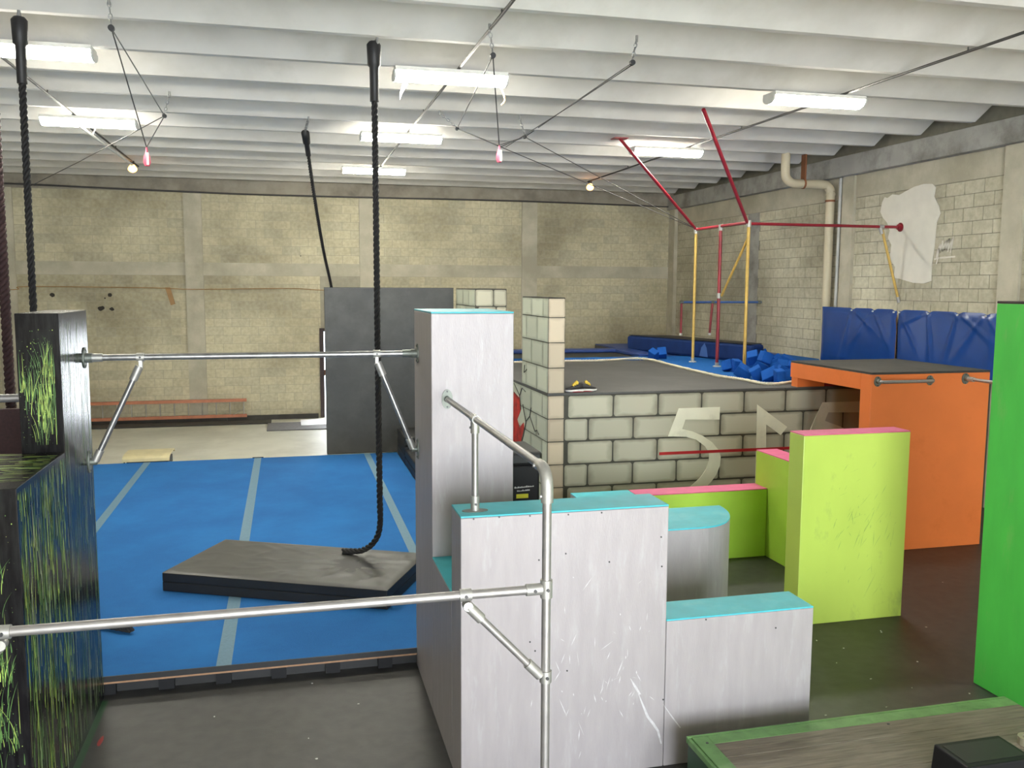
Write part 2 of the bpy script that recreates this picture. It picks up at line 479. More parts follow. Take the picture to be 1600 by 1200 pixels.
def chain_mesh(a, b, link=0.05, wire=0.006, wid=0.016):
    a = Vector(a); b = Vector(b); d = (b - a).normalized(); L = (b - a).length
    n = max(2, int(L / (link * 0.8))); out = B()
    u = d.cross(Vector((0, 1, 0.1))).normalized(); v = d.cross(u)
    for i in range(n):
        c = a + d * (L * (i + 0.5) / n); s = u if i % 2 else v
        ring = [c + d * math.cos(2 * math.pi * k / 8) * link * 0.5 + s * math.sin(2 * math.pi * k / 8) * wid for k in range(9)]
        out.tube(ring, wire, 5, False)
    return out


def smooth_path(pts, n=8):
    pts = [Vector(p) for p in pts]; out = []
    for i in range(len(pts) - 1):
        p0 = pts[max(i - 1, 0)]; p1 = pts[i]; p2 = pts[i + 1]; p3 = pts[min(i + 2, len(pts) - 1)]
        for k in range(n):
            t = k / n
            out.append(0.5 * ((2 * p1) + (p2 - p0) * t + (2 * p0 - 5 * p1 + 4 * p2 - p3) * t * t + (3 * p1 - p0 - 3 * p2 + p3) * t ** 3))
    out.append(pts[-1]); return out


# ================================================================== THE SETTING
XL, XR, YN, YF, ZC = -10.3, 10.05, -9.0, 22.55, 6.02
struct(B().box((XL, YN, -0.25), (XR, YF, -0.012)).obj('floor', 'floor'))
struct(B().prism([(XL, -0.6), (XR, -0.6), (XR, 17.4), (1.98, 17.4), (1.98, 7.7), (XL, 7.7)], -0.0115, 0.0, 'z').obj('floor_rubber', 'rubber'))

ceil = struct(B().box((XL, YN, ZC), (XR, YF, ZC + 0.2)).obj('ceiling', 'concrete_ceiling'))
for k in range(-14, 13):
    y = 8.05 + 1.18 * k
    if y > YF - 0.2: break
    b = B()
    prof = [(-0.045, 5.69), (0.045, 5.69), (0.20, ZC + .0), (-0.50, ZC + .0)]
    vs = [(XL, y + p[0], p[1]) for p in prof] + [(9.93 + (0.08 if p[1] > 6 else 0), y + p[0], p[1]) for p in prof]
    b.add(vs, [(0, 1, 2, 3)[::-1], (4, 5, 6, 7)] + [(i, (i + 1) % 4, 4 + (i + 1) % 4, 4 + i) for i in range(4)])
    b.obj('ceiling_rib', 'concrete_ceiling', ceil)

# ---- right wall
wr = struct(B().box((XR + 0.005, YN, -0.25), (XR + 0.25, YF + 0.25, ZC + 0.2)).obj('wall_right', 'mortar'))
B().box((XR - 0.012, YN, 4.87), (XR + 0.01, YF, 5.28)).obj('tie_beam', 'concrete', wr)
B().box((9.88, YN, 5.27), (XR, YF, 5.625)).obj('ledger_beam', 'concrete_grey', wr, 0.01)
for y0, y1, d in ((14.52, 14.86, 0.06), (17.95, 18.45, 0.004), (10.62, 11.0, 0.05), (6.5, 6.9, 0.05), (22.2, 22.55, 0.1)):
    B().box((XR - d, y0, -0.2), (XR + 0.01, y1, 5.27)).obj('pilaster', 'concrete_grey' if d < .06 and y0 > 17 else 'concrete', wr)


def block_mesh(name, sx, sy, sz, m, axis):
    b = B()
    if axis == 'x':
        b.add([(0, 0, 0), (0, sy, 0), (0, sy, sz), (0, 0, sz), (sx, 0, 0), (sx, sy, 0), (sx, sy, sz), (sx, 0, sz)],
              [(0, 3, 2, 1), (0, 1, 5, 4), (1, 2, 6, 5), (2, 3, 7, 6), (3, 0, 4, 7)])
    else:
        b.add([(0, 0, 0), (sx, 0, 0), (sx, 0, sz), (0, 0, sz), (0, sy, 0), (sx, sy, 0), (sx, sy, sz), (0, sy, sz)],
              [(0, 1, 2, 3), (0, 4, 5, 1), (1, 5, 6, 2), (2, 6, 7, 3), (3, 7, 4, 0)])
    me = bpy.data.meshes.new(name); me.from_pydata(b.v, [], b.f); me.materials.append(M[m]); me.update()
    return me, b


BW, BH, JT = 0.4064, 0.2032, 0.010


def lay_blocks(wall, axis, plane, spans, rows, m, hidden, n_single, jt, proud=0.008):
    """running-bond concrete blocks; the ones that show largest are single objects, the rest one joined part"""
    cells = []
    for zi, z in enumerate(rows):
        for a0, a1 in spans:
            a = a0 - (BW / 2 if zi % 2 else 0)
            while a < a1 - 0.03:
                s, e = max(a, a0), min(a + BW, a1)
                if e - s > 0.05:
                    cells.append((s, e, z))
                a += BW
    def dist(c):
        mid = (c[0] + c[1]) / 2
        p = Vector((plane, mid, c[2])) if axis == 'x' else Vector((mid, plane, c[2]))
        return (p - EYE).length
    vis = sorted([c for c in cells if not hidden(*c)], key=dist)
    single = set(vis[:n_single])
    cache = {}
    rest = B()
    for c in cells:
        s, e, z = c
        L = round(e - s - jt, 3)
        if L not in cache:
            cache[L] = block_mesh('concrete_block', 0.012 if axis == 'x' else L, L if axis == 'x' else 0.012, BH - jt, m, axis)
        me, bb = cache[L]
        d = rnd.uniform(-0.0015, 0.0015)
        org = Vector((plane - proud + 0.008 + d, s + jt / 2, z)) if axis == 'x' else Vector((s + jt / 2, plane - proud + 0.008 + d, z))
        if c in single:
            o = bpy.data.objects.new('concrete_block', me); COL.objects.link(o)
            o.parent = wall; o.location = org - wall.location
        else:
            rest.add([Vector(v) + org for v in bb.v], bb.f)
    if rest.v:
        stuff(rest.obj('concrete_blocks', m, wall))


lay_blocks(wr, 'x', XR - 0.006, [(8.4, 10.62), (11.0, 14.52), (14.86, 17.95), (18.45, 22.2)],
           [1.822 + BH * i for i in range(15)], 'block_right',
           lambda s, e, z: e < 10.9 or (z < 2.7 and 11.0 < s < 15.3), 300, JT)
# plain remainder of the wall below the deck and behind the camera
B().box((XR - 0.006, YN, -0.2), (XR + 0.01, YF, 1.80)).obj('lower_wall', 'block_right', wr)
B().box((XR - 0.006, YN, 1.80), (XR + 0.01, 8.4, 4.87)).obj('near_wall', 'block_right', wr)

# white patch of paint, scrawl and stain on the right wall
pp = [(13.76, 4.72), (13.70, 4.80), (13.62, 4.78), (13.50, 4.83), (13.32, 4.80), (13.15, 4.85), (12.95, 4.90), (12.72, 4.92), (12.52, 4.90), (12.44, 4.84), (12.47, 4.70),
      (12.36, 4.55), (12.30, 4.42), (12.38, 4.28), (12.40, 3.9), (12.44, 3.6), (12.43, 3.36), (12.6, 3.32), (12.85, 3.33), (13.0, 3.36), (13.2, 3.40), (13.36, 3.42), (13.33, 3.6), (13.42, 3.68), (13.48, 3.8),
      (13.46, 3.98), (13.56, 4.1), (13.52, 4.22), (13.6, 4.36), (13.72, 4.45), (13.80, 4.56)]
B().prism(pp[::-1], XR - 0.016, XR - 0.006, 'x').obj('white_paint_patch', 'white_paint', wr)
b = B()
for line in ([(1463, 402), (1466, 388), (1469, 382), (1468, 395), (1473, 377), (1473, 392), (1478, 376), (1478, 390), (1483, 373), (1481, 393), (1488, 371), (1485, 394), (1490, 370)],
             [(1460, 405), (1468, 403), (1480, 402), (1492, 401)], [(1466, 391), (1465, 405), (1463, 412)]):
    q = [at_x(px, py, XR - 0.0165) for px, py in line]
    for p_, q_ in zip(q, q[1:]):
        d_ = (q_ - p_).normalized(); n_ = Vector((0, -d_.z, d_.y)) * 0.013
        b.add([p_ - n_ - d_ * .008, q_ - n_ + d_ * .008, q_ + n_ + d_ * .008, p_ + n_ - d_ * .008], [(0, 1, 2, 3)])
b.obj('white_scrawl', 'white_paint', wr)

# ---- far wall with a narrow door
wb = struct(B().box((XL - 0.25, YF + 0.006, -0.25), (0.86, YF + 0.3, ZC + 0.2)).box((1.80, YF + 0.006, -0.25), (XR + 0.25, YF + 0.3, ZC + 0.2)).box((0.86, YF + 0.006, 2.12), (1.80, YF + 0.3, ZC + 0.2)).obj('wall_back', 'mortar_far'))
B().box((XL, YF - 0.03, 5.40), (XR, YF + 0.02, ZC)).obj('top_beam', 'concrete_dim', wb)
B().box((XL, YF - 0.004, 3.472), (XR, YF + 0.02, 3.772)).obj('bond_beam', 'concrete', wb)
for x in (-6.12, -2.10, 1.965, 6.085, -10.1):
    B().box((x - 0.2, YF - 0.05, 0), (x + 0.2, YF + 0.02, 5.40)).obj('pilaster', 'concrete', wb)
rows_lo = [0.018 + BH * i for i in range(17)]
rows_hi = [3.772 + BH * i for i in range(8)]
spans = [(-8.2, -6.32), (-5.92, -2.30), (-1.90, 1.765), (2.165, 5.885), (6.285, 9.95)]
spans_d = [(-8.2, -6.32), (-5.92, -2.30), (-1.90, 0.80), (2.165, 5.885), (6.285, 9.95)]
lay_blocks(wb, 'y', YF, spans, rows_hi, 'block_far', lambda s, e, z: s < -6, 140, 0.008, 0.004)
lay_blocks(wb, 'y', YF, spans_d, rows_lo, 'block_far', lambda s, e, z: s < -4.5 or (e > 0.7 and z < 3.1 and s < 5.6) or z < 0.3 or (s > 5 and z < 1.7), 160, 0.008, 0.004)
# cables pinned along the far wall
b = B(); b.tube(smooth_path([(-8, YF - .08, 5.50), (-5.4, YF - .08, 5.46), (-2.2, YF - .08, 5.40), (-0.65, YF - .08, 5.38), (2, YF - .08, 5.385), (5.6, YF - .08, 5.40), (9.9, YF - .08, 5.36)]), 0.022, 6)
b.obj('cable', 'conduit', wb)
b = B(); b.tube(smooth_path([(-8, YF - .06, 3.1), (-6.0, YF - .06, 3.12), (-5.7, YF - .06, 3.19), (-3, YF - .06, 3.17), (-2.1, YF - .07, 3.14), (0, YF - .06, 3.17), (1.0, YF - .06, 3.13), (3.5, YF - .06, 3.14)]), 0.011, 6)
b.obj('cable', 'brown_board', wb)
for px, py, r in ((82, 461, 0.055), (172, 461, 0.05), (158, 482, 0.07), (175, 483, 0.05), (164, 466, 0.02), (470, 400, 0.015)):
    c = at_y(px, py, YF)
    B().prism(wobble_poly(c.x, c.z, r, r * 0.8, 11, 0.2, int(px)), YF - 0.006, YF + 0.0, 'y').obj('hole', 'hole', wb)
# brown board nailed askew on the far wall
c = [at_y(px, py, YF - 0.02) for px, py in ((258, 449), (266, 449), (274, 475), (267, 477))]
tag(B().prism([(p.x, p.z) for p in c][::-1], YF - 0.045, YF - 0.012, 'y').obj('wooden_board', 'brown_board'), 'short brown board nailed askew on the far block wall', 'board')

# door in the far wall
d1 = struct(B().box((0.76, YF - 0.05, 0), (0.86, YF + 0.3, 2.20)).box((1.80, YF - 0.05, 0), (1.90, YF + 0.3, 2.20)).box((0.86, YF - 0.05, 2.12), (1.80, YF + 0.3, 2.20)).obj('door_1', 'door_frame'))
leaf = B().box((1.76, YF + 0.3, 0.01), (1.80, YF + 1.15, 2.1)).obj('door_leaf', 'door_frame', d1)
B().box((0.85, YF + 0.10, 1.02), (0.90, YF + 0.16, 1.16)).obj('door_latch', 'rust', d1)

# ---- remaining walls (behind and left of the camera)
struct(B().box((XL - 0.25, YN, -0.25), (XL, YF, ZC + 0.2)).obj('wall_left', 'block_right'))
wf = B()
wf.box((XL - 0.25, YN - 0.25, -0.25), (-1.7, YN, ZC + 0.2)); wf.box((5.3, YN - 0.25, -0.25), (XR + 0.25, YN, ZC + 0.2)); wf.box((-1.7, YN - 0.25, 5.5), (5.3, YN, ZC + 0.2))
struct(wf.obj('wall_front', 'block_right'))

# dark skirting at the foot of the far wall
tag(B().box((-8, 21.72, -0.0115), (-0.42, 22.22, 0.02)).obj('dark_floor_strip', 'dark_strip'), 'dark mat strip on the concrete below the orange ladder', 'mat')
struct(B().box((-8, YF - 0.12, -0.012), (0.70, YF - 0.055, 0.10)).obj('baseboard_back', 'dark_strip'))

# ================================================================== DRAIN PIPE, CONDUITS, LIGHTS
t = thing('drain_pipe', 'cream drain pipe with elbows running down the right block wall', 'pipe', (9.93, 15.15, 1.86))
B().tube(smooth_path([(9.93, 15.15, 1.87), (9.93, 15.15, 3.0), (9.93, 15.15, 4.85), (9.93, 15.15, 5.02), (9.87, 15.15, 5.12), (9.76, 15.15, 5.16), (9.3, 15.15, 5.16), (9.12, 15.15, 5.17), (9.01, 15.15, 5.24), (8.97, 15.15, 5.36), (8.97, 15.15, 5.75), (8.97, 15.15, 6.01)], 4), 0.082, 16).obj('pipe', 'pvc', t)
for c, a in (((9.93, 15.15, 4.86), (0, 0, 1)), ((9.35, 15.15, 5.16), (1, 0, 0)), ((9.93, 15.15, 4.98), (0, 0, 1))):
    collar(t, c, a, 0.093, 0.035, 'pipe_band', 'rust' if c[2] != 4.98 else 'pvc')
B().box((9.335, 15.08, 5.16), (9.365, 15.22, 5.69)).obj('hanger_strap', 'rust', t)
t = thing('wall_conduit', 'thin pale conduit beside the cream drain pipe', 'pipe', (9.97, 14.93, 1.86))
B().cyl((9.99, 14.93, 1.87), (9.99, 14.93, 5.26), 0.03, 10).obj('conduit', 'galv_conduit', t)

CZ = 5.645
ROWX = tuple(at_z(px, py, CZ).x for px, py in ((120, 183), (717, 107), (1260, 167)))
clab = ['dark ceiling conduit above the left row of lights', 'dark ceiling conduit above the middle row of lights', 'dark ceiling conduit above the right row of lights']
for x, lab in zip(ROWX, clab):
    t = thing('ceiling_conduit', lab, 'conduit', (x, -3, CZ))
    B().cyl((x, -3.2, CZ), (x, 20.0, CZ), 0.016, 8).obj('pipe', 'conduit', t)
    for k in range(0, 10, 2):
        y = 8.05 + 1.18 * k
        B().cyl((x, y, CZ), (x, y, 5.69), 0.008, 6).obj('hanger_rod', 'conduit', t)


def lamp(x, y, label, L=1.22):
    t = thing('fluorescent_light', label, 'light', (x, y, 5.48), 'fluorescent ceiling lights')
    zt = 5.60
    # wrap-around cover: half-round emitting shell under a white pan, tapered end caps
    prof = [(-0.14, zt - 0.02)] + [(-0.14 * math.cos(a), zt - 0.03 - 0.085 * math.sin(a)) for a in [math.pi * k / 10 for k in range(1, 10)]] + [(0.14, zt - 0.02)]
    B().prism([(y + p[0], p[1]) for p in prof], x - L / 2, x + L / 2, 'x').obj('diffuser', 'lamp', t)
    B().box((x - L / 2 - 0.01, y - 0.15, zt - 0.02), (x + L / 2 + 0.01, y + 0.15, zt + 0.02)).obj('housing', 'white_metal', t)
    for s in (-1, 1):
        xe = x + s * L / 2
        B().prism([(y + p[0] * 1.02, p[1]) for p in prof], min(xe, xe + s * 0.02), max(xe, xe + s * 0.02), 'x').obj('end_cap', 'white_metal', t)
    return t


for px, py, lab in ((40, 82, 'glowing strip light cut by the left edge of the picture'),
                    (140, 193, 'glowing strip light behind the bright lit stretch of diagonal conduit at upper left'),
                    (704, 124, 'nearest glowing strip light in the middle row, a strap dangling from its end'),
                    (627, 217, 'second glowing strip light in the middle row, behind the hanging rope'),
                    (584, 268, 'farthest and smallest glowing strip light in the middle row'),
                    (1273, 160, 'near glowing strip light in the right row'),
                    (1041, 239, 'far glowing strip light in the right row, beside the red pole')):
    c = at_z(px, py, 5.54)
    lamp(c.x, c.y, lab, 1.24)

def bulb(px, py, x, label):
    p = at_x(px, py, x); y, z = p.y, p.z
    t = thing('bulb_lamp', label, 'light', (x, y, z - 0.08))
    B().cyl((x, y, CZ), (x, y, z + 0.09), 0.012, 8).obj('stem', 'conduit', t)
    B().cyl((x, y, z + 0.14), (x, y, z + 0.06), 0.04, 10).obj('socket', 'screw', t)
    path = [(x, y, z + 0.07 - 0.019 * k) for k in range(9)]
    B().tube(path, [0.04, 0.05, 0.066, 0.078, 0.085, 0.085, 0.078, 0.058, 0.02], 12).obj('bulb', 'bulb', t)


bulb(207, 263, ROWX[0], 'orange glowing bulb at the end of the left conduit')
bulb(922, 292, ROWX[2], 'orange glowing bulb at the end of the right conduit')
# lit stretch of the left conduit, its brightness painted as a white tube
t = thing('conduit_glint', 'white tube added for the bright lit stretch of the left conduit below the strip light', 'tube', (-2.8, 16.0, 5.42))
B().cyl(at_z(122, 195, 5.5), at_z(206, 257, 5.5), 0.022, 8).obj('tube', 'white_metal', t)
hc = at_z(143, 213, 5.5); B().cyl(hc, hc + Vector((0.05, 0.1, 0.145)), 0.012, 6).obj('hanger', 'white_metal', t)
# strap dangling from the middle lamp
q = [at_y(px, py, 10.25) for px, py in ((781, 126), (783, 138), (787, 148), (789, 156), (786, 162), (783, 164))]
tag(B().tube(smooth_path(q, 4), 0.011, 6).obj('dangling_strap', 'strap'), 'pale orange strap dangling from the end of a strip light', 'strap')
q = [at_y(px, py, 10.25) for px, py in ((634, 130), (630, 138), (626, 148), (625, 156))]
tag(B().tube(smooth_path(q, 4), [0.035 - 0.0027 * i for i in range(13)], 6).obj('torn_plastic', 'white_sheet'), 'scrap of torn white plastic hanging from the left end of a strip light', 'plastic scrap')


# ================================================================== SILVER OBSTACLE
S0 = 1.02                                     # left face of the silver set


def paint_box(parent, lo, hi, m, top=None, top_m=None, name='body', tname='top_panel', bev=0.006):
    """plywood box with a separately painted top sheet"""
    x0, y0, z0 = lo; x1, y1, z1 = hi
    if top:
        o = B().box(lo, (x1, y1, z1 - top)).obj(name, m, parent, bev)
        B().box((x0, y0, z1 - top), (x1, y1, z1)).obj(tname, top_m, parent, bev * 0.7)
    else:
        o = B().box(lo, hi).obj(name, m, parent, bev)
    return o


t = thing('tall_silver_block', 'tall silver plywood tower with a cyan top and a rail flange on its front', 'vault block', (1.33, 6.98, 0))
paint_box(t, (S0, 6.52, 0), (1.645, 7.42, 3.06), 'silver', 0.012, 'cyan')
t = thing('silver_step_block', 'low silver step block with cyan top between the silver tower and front slab', 'vault block', (1.3, 6.1, 0))
paint_box(t, (S0, 5.705, 0), (1.645, 6.515, 1.222), 'silver', 0.012, 'cyan')
t = thing('silver_slab', 'wide scuffed silver slab wall with a cyan top in the foreground', 'vault block', (1.73, 5.56, 0))
paint_box(t, (S0, 5.375, 0), (2.418, 5.70, 1.822), 'silver', 0.012, 'cyan')
for px, py in ((740, 811), (780, 808), (828, 806), (888, 804), (940, 801), (952, 878), (884, 865), (1033, 839), (1034, 885), (828, 1003), (842, 875), (1036, 1093), (886, 1048), (836, 1017)):
    c = at_y(px, py, 5.375)
    B().cyl((c.x, 5.377, c.z), (c.x, 5.372, c.z), 0.006, 7).obj('screw', 'screw', t)
# light scuffs rubbed into the slab's front
b = B()
sr = random.Random(3)
for k in range(60):
    px = sr.gauss(965, 60); py = sr.gauss(1040, 60)
    if not (735 < px < 1030 and 900 < py < 1190): continue
    c = at_y(px, py, 5.375); L = abs(sr.gauss(0, 0.03)) + 0.006; wv = sr.uniform(0.0012, 0.004); an = sr.gauss(math.pi / 2, 0.5)
    dx, dz = math.cos(an) * L, math.sin(an) * L
    b.add([(c.x - dx, 5.3735, c.z - dz), (c.x + wv, 5.3735, c.z), (c.x + dx, 5.3735, c.z + dz), (c.x - wv, 5.3735, c.z)], [(0, 1, 2, 3)])
for pl, wv in (([(996, 1080), (1003, 1098), (1012, 1120), (1020, 1130), (1028, 1142), (1033, 1162)], 0.011), ([(1036, 1100), (1050, 1120), (1063, 1137)], 0.006), ([(985, 1060), (992, 1072), (1000, 1085)], 0.01)):
    pts = [at_y(px, py, 5.375) for px, py in pl]
    for i in range(len(pts) - 1):
        w0 = wv * math.sin(math.pi * (i + 0.15) / len(pts)); w1 = wv * math.sin(math.pi * (i + 1.15) / len(pts))
        p, q = pts[i], pts[i + 1]
        if p.x > 2.433 or q.x > 2.433: pass
        b.add([(p.x - w0, 5.3735, p.z), (q.x - w1, 5.3735, q.z), (q.x + w1, 5.3735, q.z), (p.x + w0, 5.3735, p.z)], [(0, 1, 2, 3)])
stuff(b.obj('scuff_marks', 'scuff', t))
t = thing('low_silver_block', 'low silver wall with a cyan top joined to the right of the silver slab', 'vault block', (2.99, 5.56, 0))
paint_box(t, (2.420, 5.375, 0), (3.528, 5.70, 1.034), 'silver', 0.012, 'cyan')
for px, py in ((1212, 981), (1103, 968)):
    c = at_y(px, py, 5.375)
    B().cyl((c.x, 5.377, c.z), (c.x, 5.372, c.z), 0.006, 7).obj('screw', 'screw', t)
# round-ended block behind the slab
t = thing('rounded_silver_block', 'silver block with a rounded corner and cyan top behind the silver slab', 'vault block', (2.8, 7.15, 0))
R = 0.50
out = [(1.70, 6.83), (3.38, 6.83)] + [(3.38 + R * math.sin(a), 7.50 - 0.67 * math.cos(a)) for a in [math.pi / 2 * k / 12 for k in range(1, 13)]] + [(1.70, 7.50)]
ob = B().prism(out, 0, 1.208, 'z'); ob.obj('body', 'silver', t, 0.005)
B().prism(out, 1.208, 1.222, 'z').obj('top_panel', 'cyan', t)

# ================================================================== LIME, ORANGE, GREEN BLOCKS
t = thing('low_silver_cyan_wall', 'short silver wall with a cyan top running into the pink-topped lime wall', 'vault block', (3.5, 9.7, 0))
paint_box(t, (3.18, 9.56, 0), (3.90, 9.86, 0.838), 'silver', 0.012, 'cyan')
t = thing('low_lime_wall', 'low lime wall with a pink top in front of the painted stone platform', 'vault block', (4.7, 9.7, 0))
paint_box(t, (3.905, 9.56, 0), (5.575, 9.86, 0.838), 'lime_plain', 0.012, 'pink')
t = thing('lime_side_wall', 'mid-height lime wall with a pink top joining the low and tall lime walls', 'vault block', (5.72, 8.8, 0))
paint_box(t, (5.58, 7.70, 0), (5.865, 9.86, 1.258), 'lime_plain', 0.012, 'pink')
t = thing('tall_lime_block', 'tall scuffed lime slab with a pink top, the tallest lime piece', 'vault block', (5.28, 7.56, 0))
paint_box(t, (4.705, 7.44, 0), (5.868, 7.69, 1.868), 'lime', 0.012, 'pink')
b = B(); sr = random.Random(11)
for k in range(70):                                         # dark shoe scuffs
    px = sr.gauss(1345, 28); py = sr.gauss(820, 45)
    if not (1265 < px < 1405 and 720 < py < 930): continue
    c = at_y(px, py, 7.44); L = abs(sr.gauss(0, 0.05)) + 0.01; wv = sr.uniform(0.0008, 0.0022); an = sr.gauss(1.2, 0.35)
    dx, dz = math.cos(an) * L, math.sin(an) * L
    b.add([(c.x - dx, 7.4385, c.z - dz), (c.x + wv, 7.4385, c.z), (c.x + dx, 7.4385, c.z + dz), (c.x - wv, 7.4385, c.z)], [(0, 1, 2, 3)])
stuff(b.obj('scuff_marks', 'green_old', t))

t = thing('orange_platform', 'orange plywood platform with a dark rubber deck and two steel grab rails', 'platform', (7.66, 10.3, 0))
B().box((6.82, 9.39, 0), (8.515, 9.60, 2.205)).obj('front_panel', 'orange', t, 0.004)
B().box((6.82, 9.602, 2.005), (8.515, 11.19, 2.205)).obj('deck_frame', 'orange', t, 0.004)
B().box((8.30, 9.602, 0), (8.515, 10.99, 2.003)).obj('side_panel', 'orange', t)
B().box((6.83, 11.02, 1.876), (7.25, 11.17, 2.004)).obj('foot', 'orange', t)
B().box((7.26, 11.03, 1.876), (8.45, 11.15, 2.004)).obj('foot_rail', 'dark_red', t)
B().box((6.82, 9.39, 2.207), (8.515, 11.19, 2.232)).obj('deck_sheet', 'rubber_top', t)
# grab bar on its front
gb = thing('grab_bar', 'short horizontal steel grab bar with two flanges on the orange front', 'rail', (7.3, 9.36, 2.05))
pa = at_y(1376, 597, 9.33); pb = at_y(1458, 596, 9.33)
B().tube(smooth_path([(pa.x, 9.388, pa.z), (pa.x, 9.35, pa.z), (pa.x + 0.03, 9.315, pa.z), (pa.x + 0.1, 9.31, pa.z), (pb.x - 0.1, 9.31, pa.z), (pb.x - 0.03, 9.315, pa.z), (pb.x, 9.35, pa.z), (pb.x, 9.388, pa.z)], 4), 0.021, 10).obj('bar', 'steel', gb)
for p in (pa, pb):
    flange(gb, (p.x, 9.39, pa.z), (0, -1, 0), 0.05)
gr = thing('orange_side_rail', 'steel rail running from the orange front towards the green wall', 'rail', (8.2, 9.36, 2.08))
pc = at_y(1512, 592, 9.35)
B().cyl((pc.x, 9.385, pc.z), (pc.x, 5.9, pc.z), 0.021, 12).obj('bar', 'steel', gr)
flange(gr, (pc.x, 9.39, pc.z), (0, -1, 0), 0.055)
collar(gr, (pc.x, 9.29, pc.z), (0, 1, 0), 0.03, 0.09)
B().cyl((pc.x, 5.95, 0), (pc.x, 5.95, pc.z), 0.021, 12).obj('post', 'steel', gr)

t = thing('green_wall', 'tall bright green plywood wall cut by the right edge of the picture', 'vault block', (5.6, 4.8, 0))
paint_box(t, (5.45, 3.4, 0), (5.75, 5.985, 3.15), 'green', 0.02, 'door_frame', tname='dark_cap')
b = B(); c = Vector((5.30, 5.72, 0.0015)); b.add([(5.16, 6.07, .002), (5.18, 6.07, .002), (5.45, 5.96, .002), (5.45, 5.93, .002)], [(0, 1, 2, 3)])
stuff(b.obj('floor_seam', 'screw', t))

# weathered plywood box in the near right corner
BZ = 0.38
t = thing('green_edged_plywood_box', 'plywood box with worn green edges at the lower right corner', 'vault box', (3.6, 4.5, 0))
k0 = at_z(1072, 1150, BZ)
bx0, by1 = k0.x, k0.y
bx1, by0 = bx0 + 2.44, by1 - 1.22
B().box((bx0 + 0.01, by0 + 0.01, 0), (bx1 - 0.01, by1 - 0.01, BZ - 0.045)).obj('body', 'green_deep', t)
B().box((bx0, by0, BZ - 0.044), (bx0 + 0.022, by1 - 0.026, BZ - 0.004)).obj('edge_strip', 'green_old', t, 0.004)
B().box((bx0, by1 - 0.022, BZ - 0.044), (bx1, by1, BZ)).obj('edge_strip', 'green_old', t, 0.004)
fw_ = 0.105
B().box((bx0 + 0.026, by0, BZ - 0.044), (bx0 + 0.026 + fw_, by1 - 0.026, BZ)).obj('top_border', 'green_old', t, 0.003)
B().box((bx0 + 0.026 + fw_ + 0.0005, by1 - 0.026 - fw_, BZ - 0.044), (bx1, by1 - 0.026, BZ)).obj('top_border', 'green_old', t, 0.003)
ya = by1 - 0.0265 - fw_; i = 0
while ya > by0 + 0.02:
    wv = min(0.085, ya - by0)
    B().box((bx0 + 0.0265 + fw_, ya - wv + 0.0015, BZ - 0.044), (bx1, ya, BZ - rnd.uniform(0.0005, 0.003))).obj('top_plank', 'wood_grey', t, 0.002)
    ya -= wv
for px, py in ((1105, 1161), (1388, 1131)):
    c = at_z(px, py, BZ)
    B().cyl((c.x, c.y, BZ - 0.001), (c.x, c.y, BZ + 0.002), 0.01, 8).obj('nail_hole', 'screw', t)
# black box on it
zb_ = BZ + 0.16
p1 = at_z(1459, 1162, zb_); p2 = at_z(1563, 1150, zb_)
t = thing('black_speaker_box', 'small black box standing on the weathered plywood at the lower right', 'box', ((p1.x + p2.x) / 2, p1.y - 0.12, BZ))
xw = p2.x
vs = [(p1.x - 0.012, p1.y - 0.30, BZ + .001), (xw + 0.012, p1.y - 0.30, BZ + .001), (xw + 0.012, p1.y + 0.004, BZ + .001), (p1.x - 0.012, p1.y + 0.004, BZ + .001),
      (p1.x, p1.y - 0.28, zb_), (xw, p1.y - 0.28, zb_), (xw, p1.y, zb_), (p1.x, p1.y, zb_)]
B().add(vs, [(0, 3, 2, 1), (4, 5, 6, 7), (0, 1, 5, 4), (1, 2, 6, 5), (2, 3, 7, 6), (3, 0, 4, 7)]).obj('case', 'black_plastic', t, 0.01)
B().box((p1.x + 0.03, p1.y - 0.24, zb_ + 0.0005), (xw - 0.03, p1.y - 0.04, zb_ + 0.003)).obj('top_grille', 'black_vinyl_side', t)
# tape roll beside it
c = at_z(1606, 1163, BZ)
t = thing('tape_roll', 'beige tape roll lying on the plywood at the right picture edge', 'tape', (c.x, c.y, BZ))
ringv = B(); S = 24; vs = []
for r_, z in ((0.06, 0.002), (0.035, 0.002), (0.035, 0.05), (0.06, 0.05)):
    vs += [(c.x + r_ * math.cos(2 * math.pi * k / S), c.y + r_ * math.sin(2 * math.pi * k / S), BZ + z) for k in range(S)]
ringv.add(vs, [(a * S + k, a * S + (k + 1) % S, ((a + 1) % 4) * S + (k + 1) % S, ((a + 1) % 4) * S + k) for a in range(4) for k in range(S)])
ringv.obj('tape', 'beige_tape', t)
B().cyl((c.x, c.y, BZ + 0.001), (c.x, c.y, BZ + 0.012), 0.034, 16).obj('core', 'black_plastic', t)

# ================================================================== GRASS-PAINTED BLOCKS
G = -1.47


def blade(b, base, up, side, nrm, L, w0, bend, lift):
    n = 6; prev = None; vs = []; fs = []
    for i in range(n + 1):
        s = i / n
        c = base + up * (L * s) + side * (bend * s * s * L) + nrm * lift
        wv = w0 * (1 - s) ** 0.6 * (0.55 + 0.45 * min(1, s * 6))
        vs += [c - side * wv, c + side * wv]
    fs = [(2 * i, 2 * i + 1, 2 * i + 3, 2 * i + 2) for i in range(n)]
    b.add(vs, fs)


